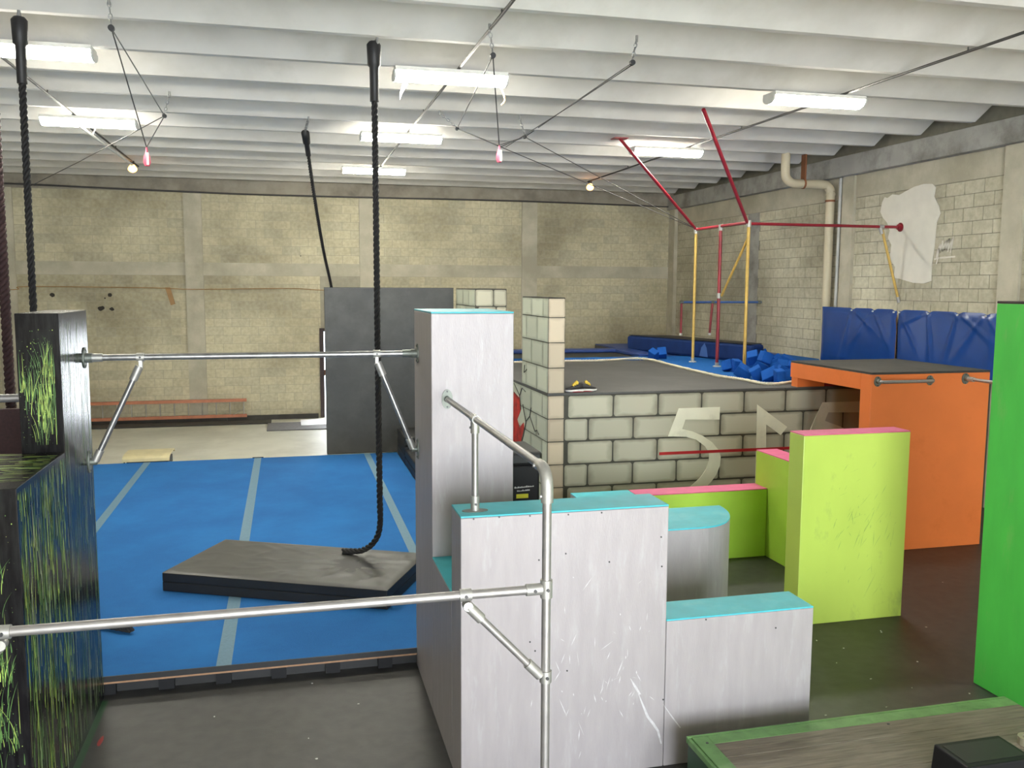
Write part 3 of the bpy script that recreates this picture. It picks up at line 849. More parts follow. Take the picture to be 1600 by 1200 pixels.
def grass(parent, face, rng, count, seed, mats, Lr, wr, lean, tufts=0, fleck=1.0):
    """painted blades on one face; face = (origin, side, up, normal), rng = allowed (side, up) window"""
    o, sd, up, nm = [Vector(v) for v in face]
    r = random.Random(seed)
    T = [(r.uniform(rng[0] + .02, rng[1] - .02), rng[2] + (rng[3] - rng[2]) * 0.75 * (k + r.random()) / max(tufts, 1)) for k in range(tufts)]
    for mi, (mname, share) in enumerate(mats):
        b = B()
        for k in range(int(count * share)):
            if T:
                c = r.choice(T); s = c[0] + r.gauss(0, 0.045); h = c[1] + r.gauss(0, 0.06)
                bend = (s - c[0]) * r.uniform(0.5, 3.0) + r.gauss(0, lean)
            else:
                s = r.uniform(rng[0], rng[1]); h = r.uniform(rng[2] - 0.1, rng[3]); bend = r.gauss(0, lean)
            if not (rng[0] < s < rng[1]): continue
            h = max(h, rng[2])
            L = min(r.uniform(Lr[0], Lr[1]) * (0.4 + 0.6 * r.random()), rng[3] - h)
            if L < 0.02: continue
            if not rng[0] < s + bend * L < rng[1]: bend = 0
            blade(b, o + sd * s + up * h, up, sd, nm, L, r.uniform(*wr), bend, 0.0012 + 0.0003 * mi)
        for k in range(int(count * share * fleck)):         # flecks of spatter
            s = r.uniform(rng[0], rng[1]); h = r.uniform(rng[2], rng[3]); q = r.uniform(0.0008, 0.003)
            c = o + sd * s + up * h + nm * (0.0012 + 0.0003 * mi)
            b.add([c - sd * q, c - up * q * 1.5, c + sd * q, c + up * q * 1.5], [(0, 1, 2, 3)])
        stuff(b.obj('painted_grass', mname, parent))


gt = thing('tall_grass_block', 'tall glossy black tower painted with green grass at the left', 'vault block', (-1.6, 6.94, 0))
B().box((-1.735, 6.505, 0), (G, 7.365, 3.058)).obj('body', 'black_gloss', gt, 0.004)
grass(gt, ((-1.735, 6.505, 0), (1, 0, 0), (0, 0, 1), (0, -1, 0)), (0.012, 0.225, 2.18, 2.95), 230, 5, (('grass_b', 0.7), ('grass_a', 0.3)), (0.12, 0.34), (0.0009, 0.0022), 0.12, 6, 0.7)
grass(gt, ((G, 6.505, 0), (0, 1, 0), (0, 0, 1), (1, 0, 0)), (0.01, 0.85, 0.05, 3.0), 330, 6, (('grass_c', 0.3), ('grass_b', 0.7)), (0.10, 0.7), (0.0010, 0.004), 0.02, 0, 0.5)
gl = thing('low_grass_block', 'lower black block painted with green grass in front of the grass tower', 'vault block', (-1.6, 5.94, 0))
B().box((-1.90, 5.373, 0), (G, 6.50, 2.128)).obj('body', 'black_gloss', gl, 0.004)
grass(gl, ((G, 5.373, 0), (0, 1, 0), (0, 0, 1), (1, 0, 0)), (0.02, 1.12, 0.03, 2.10), 520, 8, (('grass_a', 0.32), ('grass_b', 0.60), ('grass_c', 0.08)), (0.10, 0.66), (0.0015, 0.0080), 0.08, 0, 0.7)
grass(gl, ((-1.90, 5.373, 0), (1, 0, 0), (0, 0, 1), (0, -1, 0)), (0.02, 0.40, 0.3, 2.05), 330, 9, (('grass_a', 0.3), ('grass_b', 0.7)), (0.12, 0.36), (0.0012, 0.003), 0.15, 12, 0.6)
grass(gl, ((-1.90, 5.373, 2.128), (0, 1, 0), (1, 0, 0), (0, 0, 1)), (0.15, 1.12, 0.02, 0.42), 90, 10, (('grass_a', 0.7), ('grass_b', 0.3)), (0.12, 0.38), (0.002, 0.007), 0.08, 0, 0.3)
# green overspray where the floor meets the block, with a red mark
b = B().add([(G, 5.4, .0015), (G + 0.05, 5.4, .0015), (G + 0.045, 7.30, .0015), (G, 7.30, .0015)], [(0, 1, 2, 3)])
stuff(b.obj('overspray', 'green_deep', gl))
c = at_z(158, 1157, 0)
stuff(B().prism(wobble_poly(c.x, c.y, 0.018, 0.075, 10, 0.3, 4), 0.0018, 0.0025, 'z').obj('red_mark', 'dark_red', gl))

# ================================================================== PIPE RAILS
PR = 0.021
# high bar between the grass tower and the silver tower
YA, ZA = 7.23, 2.705
t = thing('high_bar', 'worn steel bar spanning from the grass tower to the silver tower', 'rail', (-0.2, YA, ZA))
B().cyl((G + 0.005, YA, ZA), (S0 - 0.005, YA, ZA), 0.0235, 16).obj('bar', 'steel_worn', t)
flange(t, (G, YA, ZA), (1, 0, 0), 0.062); flange(t, (S0, YA, ZA), (-1, 0, 0), 0.062)
collar(t, (G + 0.08, YA, ZA), (1, 0, 0), 0.031, 0.09); collar(t, (S0 - 0.08, YA, ZA), (1, 0, 0), 0.031, 0.09, m='flange_green')
for s, xc, xw in ((1, -1.08, G), (-1, 0.69, S0)):
    collar(t, (xc, YA, ZA), (1, 0, 0), 0.032, 0.055, screw=(0, -1, 0))
    zlo = 1.93
    a = Vector((xc, YA, ZA - 0.05)); e = Vector((xw + s * 0.045, YA, zlo))
    br = B().cyl(a.lerp(e, 0.06), e, PR, 12).obj('brace', 'steel_worn', t)
    d = (e - a).normalized()
    collar(br, a.lerp(e, 0.10), d, 0.03, 0.11, 'socket'); collar(br, a.lerp(e, 0.95), d, 0.029, 0.09, 'socket')
    B().box((xc - 0.012, YA - 0.02, ZA - 0.075), (xc + 0.012, YA + 0.02, ZA - 0.02)).obj('swivel_lug', 'fitting', br)
    flange(t, (xw, YA, zlo - 0.01), (s, 0, 0), 0.045, 'flange_green', 'wall_plate', 1.9)

# handrail frame in front of the silver slab
XB, YB, ZB = 1.137, 3.87, 2.415
t = thing('corner_handrail', 'galvanised pipe handrail with an elbow from the silver tower to the front post', 'rail', (XB, YB, 0))
B().cyl((XB, 6.515, ZB), (XB, YB + 0.05, ZB), PR, 16).obj('top_rail', 'steel', t)
B().cyl((XB, YB, 0.01), (XB, YB, ZB - 0.05), PR, 16).obj('post', 'steel', t)
arc = [(XB, YB + 0.09 - 0.09 * math.sin(a), ZB - 0.09 + 0.09 * math.cos(a)) for a in [math.pi / 2 * k / 8 for k in range(9)]]
el = B().tube([(XB, YB + 0.14, ZB)] + arc + [(XB, YB, ZB - 0.15)], 0.0285, 16).obj('elbow', 'fitting', t)
for c, s in (((XB, YB + 0.12, ZB), (-1, 0, 0)), ((XB, YB, ZB - 0.12), (-1, 0, 0))):
    c = Vector(c); s = Vector(s); B().cyl(c + s * 0.024, c + s * 0.036, 0.009, 10).obj('set_screw', 'fitting', el)
flange(t, (XB, 6.52, ZB), (0, -1, 0), 0.042, 'flange_green', 'flange', 1.75)
collar(t, (XB, 5.50, ZB), (0, 1, 0), 0.029, 0.10)
B().cyl((XB, 5.50, 1.85), (XB, 5.50, ZB - 0.02), PR, 14).obj('support_post', 'steel', t)
collar(t, (XB, 5.50, ZB - 0.055), (0, 0, 1), 0.0285, 0.07, screw=(-1, 0, 0)); collar(t, (XB, 5.50, 1.87), (0, 0, 1), 0.0285, 0.10, 'post_socket', screw=(0, -1, 0))
o = B(); S = 20
ov = [(XB + 0.085 * math.cos(2 * math.pi * k / S), 5.50 + 0.045 * math.sin(2 * math.pi * k / S)) for k in range(S)]
o.prism(ov, 1.822, 1.826, 'z').obj('base_plate', 'flange_green', t)
B().cyl((XB, YB, 0), (XB, YB, 0.012), 0.07, 16).obj('floor_plate', 'flange_green', t)
# lower cross rail
ZL = 1.858
XP = -1.53
B().cyl((XP, YB, ZL), (XB - 0.02, YB, ZL), PR, 16).obj('cross_rail', 'steel', t)
collar(t, (XB, YB, ZL), (0, 0, 1), 0.0285, 0.085, 'tee', screw=(0, -1, 0)); collar(t, (XB - 0.06, YB, ZL), (1, 0, 0), 0.0275, 0.075, 'tee', screw=(0, -1, 0))
for xc, sg in ((0.755, 1), (-1.135, -1)):
    collar(t, (xc, YB, ZL), (1, 0, 0), 0.0285, 0.055, 'clamp', screw=(0, -1, 0))
    a = Vector((xc + sg * 0.01, YB, ZL - 0.05)); e = Vector((XB - 0.03 if sg > 0 else XP + 0.03, YB, 1.445))
    br = B().cyl(a, e, 0.0175, 12).obj('brace', 'steel', t)
    d = (e - a).normalized()
    collar(br, a.lerp(e, 0.10), d, 0.025, 0.09, 'socket'); collar(br, a.lerp(e, 0.92), d, 0.025, 0.09, 'socket')
    B().cyl(a + Vector((0, -0.022, 0)), a + Vector((0, 0.022, 0)), 0.022, 12).obj('swivel_lug', 'fitting', br)
collar(t, (XB, YB, 1.435), (0, 0, 1), 0.0285, 0.055, 'clamp', screw=(0, -1, 0))
B().cyl((XP, YB, 0.0), (XP, YB, ZB), PR, 14).obj('post', 'steel', t)

# rail stub left of the grass tower
t = thing('left_rail', 'bright steel rail emerging left of the grass tower', 'rail', (-2.6, 7.0, 2.42))
B().cyl((-1.737, 7.2, 2.42), (-4.6, 7.2, 2.42), 0.03, 14).obj('bar', 'steel', t)
flange(t, (-1.736, 7.2, 2.42), (-1, 0, 0), 0.055)
B().cyl((-4.55, 7.2, 0), (-4.55, 7.2, 2.42), 0.03, 12).obj('post', 'steel', t)
t = thing('dark_panel', 'dark maroon-black panel standing behind the grass blocks at the left edge', 'panel', (-3.2, 8.6, 0))
B().box((-4.4, 8.3, 0.0), (-2.02, 8.36, 2.20)).obj('board', 'rope_red', t)
for x in (-4.3, -2.15):
    B().box((x - 0.04, 8.361, 0), (x + 0.04, 8.42, 2.15)).obj('stud', 'door_frame', t)


# ================================================================== BLUE SPRING FLOOR
ZM = 0.155
t = thing('spring_floor', 'large blue carpeted spring floor with grey tape lines', 'gym floor', (-1.2, 12, 0))
MX0, MX1, MY0, MY1 = -4.35, 1.93, 7.40, 16.55
B().box((MX0, MY0, 0.112), (MX1, MY1, ZM)).obj('carpet', 'carpet', t)
B().box((MX0, MY0 - 0.012, 0.112), (MX1, MY0 - 0.0005, ZM + 0.003)).obj('edge_binding', 'black_vinyl_side', t)
B().box((MX0 + .01, MY0 - 0.004, 0.094), (MX1 - .01, MY1, 0.111)).obj('plywood_base', 'ply_edge', t)
B().box((MX0 + .06, MY0 + 0.06, 0.0), (MX1 - .06, MY1 - .06, 0.093)).obj('foam_underlay', 'black_vinyl_side', t)
for k in range(14):
    x = MX0 + 0.2 + k * 0.44
    B().box((x, MY0 + 0.005, 0.0), (x + 0.12, MY0 + 0.055, 0.093)).obj('foam_pad', 'black_plastic', t)
for x, w0 in ((-2.43, 0.055), (-0.566, 0.06), (1.377, 0.055)):
    B().box((x - w0, MY0 + 0.002, ZM), (x + w0, MY1 - 0.01, ZM + 0.002)).obj('tape_line', 'tape', t)
B().box((-0.66, MY1 - 0.005, ZM - 0.02), (-0.47, MY1 + 0.02, ZM + 0.012)).obj('tape_end', 'black_plastic', t)

# folded black mats along its right side, behind the silver tower
for i, (y0, y1, h) in enumerate(((14.0, 15.4, 0.42), (15.42, 16.5, 0.62))):
    t = thing('folded_black_mat', ('nearer and lower', 'farther and higher')[i] + ' black folded mat beside the blue floor behind the silver tower', 'mat', (2.2, (y0 + y1) / 2, ZM))
    n = 3 + i
    for k in range(n):
        B().bbox((1.94, y0, 0.0 + k * h / n), (2.62, y1, (k + 1) * h / n - 0.004), 0.02).obj('mat_layer', 'black_vinyl_side', t)

# black crash mat on the blue floor
ZT = 0.36
cL, cB, cF = at_z(253, 893, ZT), at_z(362, 842, ZT), at_z(605, 921, ZT)
ex = (cF - cL); ey = (cB - cL)
LX, LY = ex.length, ey.length
ex.normalize(); ey = (ey - ex * ey.dot(ex)).normalized()
t = thing('crash_mat', 'thick black vinyl crash mat lying skewed on the blue floor', 'mat', (cL + ex * LX / 2 + ey * LY / 2).to_tuple()[:2] + (ZM,))
nx, ny = 90, 46
top = B(); vs = []
for j in range(ny + 1):
    for i in range(nx + 1):
        u_, v_ = i / nx, j / ny
        p = cL + ex * (LX * u_) + ey * (LY * v_)
        edge = min(u_, 1 - u_, v_ * LY / LX, (1 - v_) * LY / LX)
        q = Vector((p.x * 2.2, p.y * 4.5, 0.3)); q2 = Vector((u_ * 5.0 + v_ * 2.5, v_ * 2.2, 3))
        rg = 1 - abs(noise.noise(q)) * 2; rg2 = 1 - abs(noise.noise(q2 * 1.7)) * 2
        dd = ((u_ - 0.74) ** 2 * 5 + (v_ - 0.55) ** 2 * 2)
        h = 0.010 * max(0, rg) ** 3 * (0.35 + u_) + 0.008 * max(0, rg2) ** 4 * (0.3 + u_) - 0.028 * math.exp(-dd * 9)
        fold = math.sin(math.atan2(v_ - 0.55, (u_ - 0.74) * 1.7) * 11) * 0.006 * math.exp(-dd * 3.5) * min(1, dd * 40)
        z = ZT + (h + fold) * min(1, edge * 14) - 0.012 * (1 - min(1, edge * 60))
        vs.append((p.x, p.y, z))
top.add(vs, [(j * (nx + 1) + i, j * (nx + 1) + i + 1, (j + 1) * (nx + 1) + i + 1, (j + 1) * (nx + 1) + i) for j in range(ny) for i in range(nx)], True)
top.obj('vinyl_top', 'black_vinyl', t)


def obox(o, ax, ay, lx, ly, z0, z1, inset=0.0):
    p = [o + ax * inset + ay * inset, o + ax * (lx - inset) + ay * inset, o + ax * (lx - inset) + ay * (ly - inset), o + ax * inset + ay * (ly - inset)]
    return [(q.x, q.y, z0) for q in p] + [(q.x, q.y, z1) for q in p]


BOXF = [(0, 3, 2, 1), (4, 5, 6, 7), (0, 1, 5, 4), (1, 2, 6, 5), (2, 3, 7, 6), (3, 0, 4, 7)]
zmid = (ZT + ZM) / 2
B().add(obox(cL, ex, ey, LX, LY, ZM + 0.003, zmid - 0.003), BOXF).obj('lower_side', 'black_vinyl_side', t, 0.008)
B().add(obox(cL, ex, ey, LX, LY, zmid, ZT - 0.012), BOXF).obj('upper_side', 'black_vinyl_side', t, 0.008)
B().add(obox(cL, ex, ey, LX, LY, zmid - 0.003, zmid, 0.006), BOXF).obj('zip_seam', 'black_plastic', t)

# small cream-topped block behind the blue floor
t = thing('cream_topped_block', 'low block with a curved cream lid behind the blue floor', 'block', (-2.45, 17.0, 0))
B().box((-2.80, 16.72, 0), (-2.12, 17.45, 0.13)).obj('base', 'black_plastic', t)
pr = [(16.66, 0.15), (16.67, 0.20), (16.72, 0.235), (16.85, 0.25), (17.3, 0.25), (17.44, 0.235), (17.50, 0.19), (17.50, 0.17), (17.4, 0.21), (17.3, 0.225), (16.85, 0.225), (16.74, 0.21), (16.70, 0.17)]
B().prism(pr, -2.86, -2.08, 'x').obj('cream_lid', 'cream', t)
for x in (-2.83, -2.11):
    B().cyl((x, 16.70, 0), (x, 16.70, 0.17), 0.012, 6).obj('leg', 'screw', t)

# floor mats by the far door
tag(B().bbox((-0.50, 20.62, -0.012), (1.75, 21.75, 0.012), 0.004).obj('grey_floor_mat', 'grey_mat'), 'flat grey mat on the concrete near the far door', 'mat')
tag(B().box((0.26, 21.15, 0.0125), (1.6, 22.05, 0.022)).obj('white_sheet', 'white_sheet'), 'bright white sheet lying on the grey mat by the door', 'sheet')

# ladder lying on its side along the far wall
t = thing('ladder', 'orange fibreglass ladder lying on its side along the far wall', 'ladder', (-2.9, 22.33, 0.05))
for z in (0.125, 0.50):
    B().box((-5.2, 22.28, z - 0.035), (-0.99, 22.36, z + 0.035)).obj('rail', 'ladder_orange', t)
for k in range(13):
    x = -1.06 - k * 0.3145
    B().cyl((x, 22.32, 0.16), (x, 22.32, 0.465), 0.016, 8).obj('rung', 'alu', t)
B().cyl((-1.30, 22.27, 0.15), (-1.03, 22.27, 0.32), 0.008, 6).obj('brace', 'alu', t)
for x in (-4.6, -1.5):
    B().box((x - 0.05, 22.25, -0.012), (x + 0.05, 22.42, 0.088)).obj('rest_block', 'dark_strip', t)

# ================================================================== CHARCOAL WALL
t = thing('charcoal_wall', 'tall charcoal painted plywood wall standing behind the blue floor', 'wall panel', (2.0, 17.55, 0))
B().box((0.695, 17.46, 0), (3.18, 17.66, 3.195)).obj('panel', 'black_wall', t, 0.004)
B().box((0.69, 17.455, 3.196), (3.18, 17.665, 3.21)).obj('top_cap', 'screw', t)

# ================================================================== PAINTED STONE PLATFORM
PZ = 1.878
PX0, PY0, PY1 = 3.225, 11.0, 18.4
plat = thing('stone_mural_platform', 'raised platform faced with painted grey stone blocks and a grey deck', 'platform', (6.6, 14, 0))
B().box((PX0 + .004, PY0 + .004, 0), (XR - 0.01, PY1, PZ - 0.03)).obj('core', 'mural_base', plat)
B().box((PX0, PY0 - .006, PZ - 0.029), (6.62, 15.72, PZ)).obj('grey_deck', 'bed', plat, 0.004)
B().box((6.63, PY0 - .004, PZ - 0.029), (XR - 0.02, 11.40, PZ)).obj('grey_deck', 'bed', plat, 0.004)
# corner pillars (rise above the deck)
pil_n = thing('stone_pillar', 'narrow pillar of painted stones rising at the near left corner of the deck', 'pillar', (3.34, 11.65, PZ))
pil_f = thing('stone_pillar', 'far painted stone pillar beside the charcoal wall', 'pillar', (3.51, 16.5, PZ))
B().box((PX0 + .004, PY0 + .004, PZ), (3.452, 12.30, 3.098)).obj('core', 'mural_base', pil_n)
B().box((PX0 + .004, 15.60, PZ), (3.80, 17.44, 3.19)).obj('core', 'mural_base', pil_f)
B().box((PX0 + .006, PY0 + .006, 3.099), (3.450, 12.298, 3.106)).obj('pillar_cap', 'hole', pil_n)
B().box((PX0 + .006, 15.602, 3.191), (3.798, 17.438, 3.20)).obj('pillar_cap', 'hole', pil_f)
RH = 0.302
CH = 0.022


def stone(o, sd, up, nm, a0, a1, z0, z1, m, j=0.011, thick=0.005, rc=0.03, par=None):
    par = par or plat
    """one painted stone: rounded rectangle slightly proud of the wall, UV 0..1 across it"""
    a0 += j; a1 -= j; z0 += j; z1 -= j
    if a1 - a0 < 0.03 or z1 - z0 < 0.03: return
    rc = min(rc, (a1 - a0) * .3, (z1 - z0) * .3)
    pts = []
    for cx, cz, st in ((a1 - rc, z1 - rc, 0), (a0 + rc, z1 - rc, 1), (a0 + rc, z0 + rc, 2), (a1 - rc, z0 + rc, 3)):
        for k in range(4):
            an = math.pi / 2 * (st + k / 3)
            pts.append((cx + rc * math.cos(an) + rnd.uniform(-.002, .002), cz + rc * math.sin(an) + rnd.uniform(-.002, .002)))
    n = len(pts); base = o - par.location
    mid = base + sd * ((a0 + a1) / 2) + up * ((z0 + z1) / 2)
    loc = [base + sd * p[0] + up * p[1] - mid for p in pts]
    fr = [l + nm * thick for l in loc]
    cen = nm * thick
    vs = fr + loc + [cen]
    fs = [(k, (k + 1) % n, 2 * n) for k in range(n)] + [((k + 1) % n, k, n + k, n + (k + 1) % n) for k in range(n)]
    me = bpy.data.meshes.new('painted_stone'); me.from_pydata(vs, [], fs)
    uvl = me.uv_layers.new(name='stone')
    uv = [((p[0] - a0) / (a1 - a0), (p[1] - z0) / (z1 - z0)) for p in pts]; uv = uv + uv + [(0.5, 0.5)]
    for l in me.loops: uvl.data[l.index].uv = uv[l.vertex_index]
    me.materials.append(M[m]); me.update()
    ob = bpy.data.objects.new('painted_stone', me); COL.objects.link(ob); ob.parent = par; ob.location = mid
    return ob


EX, EY, EZ = Vector((1, 0, 0)), Vector((0, 1, 0)), Vector((0, 0, 1))
# front face: joints of the top row follow the photograph
j0 = at_y(958.5, 630, PY0).x; SW = at_y(1095.5, 630, PY0).x - at_y(1027.5, 630, PY0).x
oF = Vector((0, PY0 + .004, 0))
for rI in range(6):
    z1 = PZ - 0.031 - RH * rI; z0 = z1 - RH
    if rI == 5: z0 = max(z0, 0.02)
    st = j0 - (0 if rI % 2 == 0 else SW * 0.55)
    a = st - 3 * SW
    while a < 9.9:
        s, e = max(a, 3.452), min(a + SW, 9.95)
        if e - s > 0.06: stone(oF, EX, EZ, -EY, s, e, z0, z1, 'mural')
        a += SW
# near pillar front (warm painted stones) and left face
lev = [3.098, 2.853, 2.53, 2.205, PZ] + [PZ - 0.031 - RH * (k + 1) for k in range(5)] + [0.02]
for rI, (z1, z0) in enumerate(zip(lev, lev[1:])):
    up_ = rI < 4
    par = pil_n if up_ else plat
    if not up_: z1 = min(z1, PZ - 0.031)
    stone(oF, EX, EZ, -EY, PX0 + .004, 3.452, z0, z1, 'mural_warm', 0.006, rc=0.01, par=par)
    yend = 12.30 if up_ else 15.6
    a = PY0 + .004 - (0.33 if rI % 2 == 0 else 0.05)
    while a < yend:
        s, e = max(a, PY0 + .004), min(a + 0.56, yend)
        if e - s > 0.06: stone(Vector((PX0 + .004, 0, 0)), EY, EZ, -EX, s, e, z0, z1, 'mural_pale', 0.007, rc=0.012, par=par)
        a += 0.56
# far pillar: left face and front
for rI in range(5):
    z1 = 3.19 - RH * rI; z0 = max(z1 - RH, PZ)
    if z1 - z0 < 0.05: continue
    a = 15.6 - 0.28 * (rI % 2)
    while a < 17.44:
        s, e = max(a, 15.6), min(a + 0.56, 17.44)
        if e - s > 0.06: stone(Vector((PX0 + .004, 0, 0)), EY, EZ, -EX, s, e, z0, z1, 'mural_pale', 0.008, rc=0.012, par=pil_f)
        a += 0.56
    a = PX0 - 0.28 * (rI % 2) + 0.004
    while a < 3.80:
        s, e = max(a, PX0 + .004), min(a + 0.33, 3.80)
        if e - s > 0.06: stone(Vector((0, 15.60, 0)), EX, EZ, -EY, s, e, z0, z1, 'mural', 0.008, par=pil_f)
        a += 0.33
# red creature-coloured break and cracks painted on the left face
XF = PX0 - 0.0035
red = [at_x(px, py, XF) for px, py in ((803, 612), (812, 622), (814, 640), (808, 655), (812, 668), (818, 660), (819, 668), (814, 690), (808, 706), (803, 700), (796, 660))]
part_label(B().prism([(p.y, p.z) for p in red], XF - 0.002, XF + .003, 'x').obj('red_break', 'red_mural', plat), 'ragged red painted break in the stones')
b = B()
for line in ([(803, 598), (812, 618), (816, 606), (821, 612)], [(812, 618), (814, 640)], [(817, 632), (822, 660), (818, 680), (815, 692)], [(822, 658), (828, 650), (836, 674), (839, 672), (842, 679)], [(820, 570), (819, 582), (823, 577)], [(828, 650), (830, 637)]):
    b.tube([at_x(px, py, XF) for px, py in line], 0.008, 4)
stuff(b.obj('painted_cracks', 'crack', plat))


# painted numbers and red stripe on the front
def letter(pix, name='painted_number', m='number', d=0.006):
    q = [at_y(px, py, PY0 - 0.004) for px, py in pix]
    return B().prism([(p.x, p.z) for p in q][::-1], PY0 - 0.002 - d, PY0 - 0.0015, 'y').obj(name, m, plat)


def z7(x, y):                                   # pixel of the 1020..1350 x 620..780 close-up to picture pixels
    return (1020 + x / 4.848, 620 + y / 4.848)


# 5: bar, slanted stem, bowl
letter([z7(*p) for p in ((196, 88), (508, 78), (505, 172), (246, 172), (222, 244))] + [z7(*p) for p in ((300, 262), (380, 296), (450, 345), (500, 405), (514, 455), (508, 520), (480, 590), (440, 645), (395, 690), (330, 740))] +
       [z7(*p) for p in ((220, 735), (300, 665), (360, 610), (405, 545), (425, 480), (425, 425), (395, 375), (330, 325), (250, 303), (115, 300))])
letter([z7(*p) for p in ((790, 58), (1018, 228), (968, 290), (858, 208), (856, 700), (774, 700), (785, 300))])
letter([z7(*p) for p in ((1285, 42), (1560, 35), (1600, 34), (1600, 118), (1328, 118), (1303, 182), (1420, 225), (1480, 260), (1400, 300), (1190, 250))])
q = [at_y(px, py, PY0 - .01) for px, py in ((1030, 709), (1236, 701))]
part_label(B().box((q[0].x, PY0 - 0.011, q[0].z - 0.020), (q[1].x + 0.4, PY0 - 0.008, q[0].z + 0.020)).obj('red_stripe', 'red_line', plat), 'thin red painted stripe')

# deck furniture: cream rope edging, blue carpet, trampoline
rp = [at_z(px, py, PZ + 0.02) for px, py in ((745, 568), (800, 566), (885, 564), (945, 563), (1005, 560.5), (1060, 573), (1115, 586), (1160, 593), (1190, 599), (1210, 600), (1228, 598), (1246, 596))]
rp += [Vector((7.9, 11.75, PZ + 0.02))]
t = thing('edge_rope', 'cream rope edging laid between the grey deck and blue carpet', 'rope', (6.4, 14, PZ))
helix(smooth_path(rp, 6), 0.012, 0.017, 0.12, step=0.04).obj('strands', 'white_rope', t)
t = thing('blue_deck_carpet', 'blue carpet strip around the grey deck where the red and yellow poles stand', 'carpet', (7, 14, PZ - .03))
B().box((6.625, 11.41, PZ - 0.03), (XR - 0.06, 15.72, PZ - 0.006)).obj('side_strip', 'pit_blue', t)
B().box((3.81, 15.725, PZ - 0.03), (XR - 0.06, 16.60, PZ - 0.006)).obj('back_strip', 'pit_blue', t)
B().box((7.2, 16.605, PZ - 0.03), (XR - 0.06, 18.38, PZ - 0.006)).obj('corner_strip', 'pad_navy', t)
t = thing('rear_trampoline', 'dark trampoline bed with navy frame pads at the back of the deck', 'trampoline', (5.4, 17.4, PZ - .03))
B().box((3.82, 16.61, PZ - 0.03), (7.18, 18.38, PZ - 0.022)).obj('bed', 'black_vinyl_side', t)
B().bbox((3.82, 17.95, PZ - 0.021), (7.18, 18.38, PZ + 0.045), 0.02).obj('frame_pad', 'pad_navy', t)
B().bbox((6.75, 16.62, PZ - 0.021), (7.18, 17.94, PZ + 0.045), 0.02).obj('frame_pad', 'pad_navy', t)
B().bbox((3.82, 16.62, PZ - 0.021), (4.2, 17.94, PZ + 0.045), 0.02).obj('frame_pad', 'pad_navy', t)

# big navy landing mat beside the right wall
ZN = 2.215
A = at_z(979, 547, PZ); Bp = at_z(1176, 567, PZ)
Bq = at_z(1194, 566, PZ) + Vector((0.05, 0.1, 0)); Cq = at_z(1046, 523.5, ZN)
A.z = Bp.z = 0
foot = [(A.x, A.y), (Bp.x, Bp.y), (Bq.x, Bq.y), (min(Cq.x, 9.8), min(Cq.y, 20.2))]
cxm, cym = sum(p[0] for p in foot) / 4, sum(p[1] for p in foot) / 4
t = thing('navy_landing_mat', 'long thick navy landing mat with a black top along the right wall', 'mat', (cxm, cym, PZ))
B().prism(foot, PZ - 0.004, ZN - 0.012, 'z').obj('cover', 'navy', t, 0.05)
B().prism([(cxm + (p[0] - cxm) * 0.965, cym + (p[1] - cym) * 0.965) for p in foot], ZN - 0.011, ZN, 'z').obj('black_top', 'black_vinyl_side', t)
ux = (Bp - A).normalized(); nrm_ = Vector((ux.y, -ux.x, 0)) * 0.006
c = A + (Bp - A) * 0.62
tri = [(0.0, 0.03), (0.24, 0.02), (0.2, 0.2), (0.14, 0.29), (0.05, 0.2)]
part_label(B().add([(*(c + ux * a_ + nrm_)[:2], PZ + h_) for a_, h_ in tri], [(0, 1, 2, 3, 4)]).obj('rubbed_patch', 'blue_pole', t), 'paler worn patch')
B().box((7.19, PY1 + .001, 0), (9.85, 20.5, PZ - 0.03)).obj('rear_core', 'mural_base', plat)
B().box((7.2, PY1 + .001, PZ - 0.029), (9.85, 20.5, PZ - 0.006)).obj('rear_deck', 'pad_navy', plat)

# foam blocks heaped on the blue carpet
fr = random.Random(21)
me_f = []
for s in ((0.17, 0.17, 0.17), (0.24, 0.17, 0.17), (0.17, 0.13, 0.22)):
    bb = B().bbox((-s[0] / 2, -s[1] / 2, -s[2] / 2), (s[0] / 2, s[1] / 2, s[2] / 2), 0.012)
    me = bpy.data.meshes.new('foam_block'); me.from_pydata(bb.v, [], bb.f); me.materials.append(M['foam']); me.update(); me_f.append(me)
spots = [(1188, 556, 0.0, 1), (1176, 571, 0.0, 1), (1196, 560, 0.20, 0), (1177, 560, 0.17, 0), (1190, 577, 0.0, 1), (1205, 573, 0.0, 1), (1212, 580, 0.0, 2), (1222, 574, 0.0, 0), (1226, 584, 0.0, 1), (1230, 566, 0.0, 1),
         (1215, 566, 0.0, 2), (1150, 574, -0.04, 2), (1162, 583, -0.06, 1), (1138, 573, -0.08, 0), (1205, 588, -0.06, 1), (1236, 590, -0.02, 0), (1240, 576, 0.0, 0), (1183, 586, -0.07, 2), (1218, 591, -0.08, 2), (1034, 554, -0.05, 1), (1021, 556, -0.09, 2), (1246, 583, 0.02, 1)]
for px, py, up, mi in spots:
    p = at_z(px, py, PZ + 0.07 + max(up, 0))
    o = bpy.data.objects.new('foam_block', me_f[mi]); COL.objects.link(o)
    o.location = (p.x, p.y, PZ + 0.085 + max(up, 0))
    o.rotation_euler = (fr.uniform(-.6, .6), fr.uniform(-.6, .6), fr.uniform(0, 3))
    tag(o, 'loose blue foam block heaped on the blue carpet near the navy mat', 'foam block', 'loose foam blocks')

